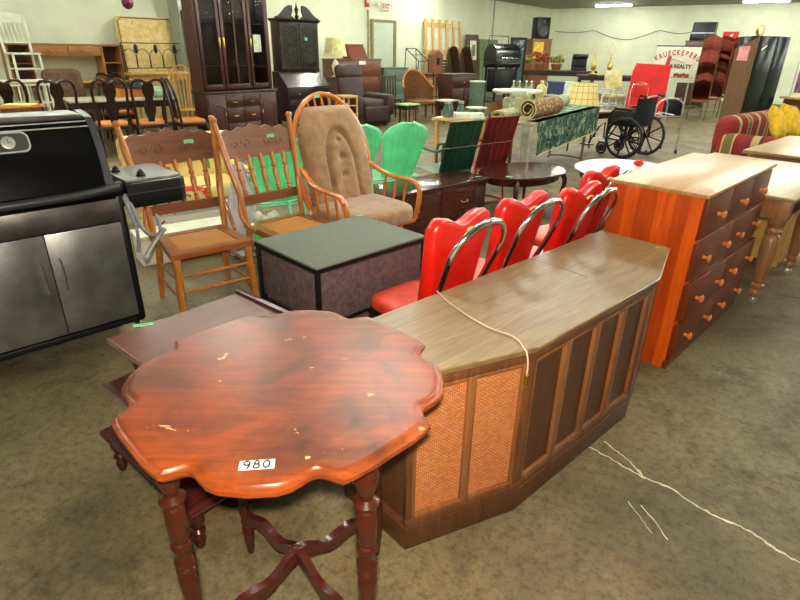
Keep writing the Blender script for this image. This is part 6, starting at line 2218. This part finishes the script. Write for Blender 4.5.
pts = []
for px, py in ((548,31),(556,32),(568,32.5),(580,31.5),(587,30.5),(596,34),(606,37.5),(618,39.5),(628,38.5),(640,34.5),(651,30.5),(662,32.5),(672,33.5),(686,31.5)):
    p = wr(px, .02)
    pts.append(Vector((p.x, p.y, D(px, py, p.y).z)))
o = wr(548, .02)
tag(MB().tube(smooth_path([v-o for v in pts], 3), .011, 6).done('wall_cable', M['grey_plastic'], None, o), 'thin dark cable drooping across the right wall', 'cable')
p = wr(686, .02)
tag(MB().tube([(0,0,D(686,50,p.y).z),(0,0,D(686,31.5,p.y).z-.012)], .011, 6).done('wall_cable', M['grey_plastic'], None, (p.x, p.y, 0)), 'thin dark vertical cable at the end of the drooping one on the right wall', 'cable')
# ------------------------------------------------------------------ ceiling strip lights
M['tube'], nt, b = nodes('fluorescent tube')
b.inputs['Emission Color'].default_value = (.97,1,.88,1)
b.inputs['Emission Strength'].default_value = 135
M['fixture'] = plain('white fixture metal', (220,222,214), .4)
dR = Vector((.8,-.6,0))
fx = None
for i in range(15):
    for j in range(8):
        q = Vector((5.9,25.0,0)) + dR*(-10.64+2.29*i) - Vector((.6,.8,0))*(1.9+3.668*j)
        if j == 0 and i % 2:  # other rows get in-between fixtures, added to brighten the left wall
            continue
        if (q.x - 1.0)*.719 - (q.y - 18.6)*.695 < .7 or q.x < -8 or q.y < 2.5:
            continue
        lab = 'ceiling strip light with two tubes, in the row by the far wall' if j == 0 else 'ceiling strip light with two tubes over the shop floor, rows doubled to add light'
        if fx is None:
            fx = thing('strip_light', lab, 'ceiling light', (q.x, q.y, CEIL), math.atan2(dR.y, dR.x), 'strip lights on the ceiling')
            MB().box(-.62,-.09,-.05,.62,.09,0,.008).done('housing', M['fixture'], fx)
            for y in (-.045, .045):
                MB().tube([(-.6,y,-.07),(.6,y,-.07)], .016, 8).done('tube', M['tube'], fx)
        else:
            dup(fx, (q.x, q.y, CEIL), fx.rotation_euler.z, lab)
# ------------------------------------------------------------------ camera and light
cam = bpy.data.cameras.new('camera')
co = bpy.data.objects.new('camera', cam)
COL.objects.link(co)
cam.sensor_fit = 'HORIZONTAL'
cam.sensor_width = 36
cam.lens = FPX*36/800
cam.clip_start = .05
co.matrix_world = Matrix.Translation((0,0,HCAM)) @ Matrix.Rotation(PI/2-PITCH, 4, 'X') @ Matrix.Rotation(ROLL, 4, 'Z')
S.camera = co
w = bpy.data.worlds.new('daylight')
S.world = w
w.use_nodes = True
w.node_tree.nodes['Background'].inputs['Color'].default_value = (.9,.96,1,1)
w.node_tree.nodes['Background'].inputs['Strength'].default_value = 1.2
def area(name, loc, size, power, color, rot=(0,0,0), sy=None, spread=None):
    l = bpy.data.lights.new(name, 'AREA')
    l.energy = power
    l.color = color
    l.shape = 'RECTANGLE'
    l.size = size
    l.size_y = sy or size
    if spread:
        l.spread = spread
    o = bpy.data.objects.new(name, l)
    COL.objects.link(o)
    o.location = loc
    o.rotation_euler = rot
    return o
fl = area('camera_flash', (0.0,-.02,HCAM+.09), .05, 88, (1,.9,.74), (PI/2-PITCH,0,0), .03)
S.view_settings.view_transform = 'Standard'
S.view_settings.look = 'None'
S.view_settings.gamma = 1
S.view_settings.exposure = 0.0
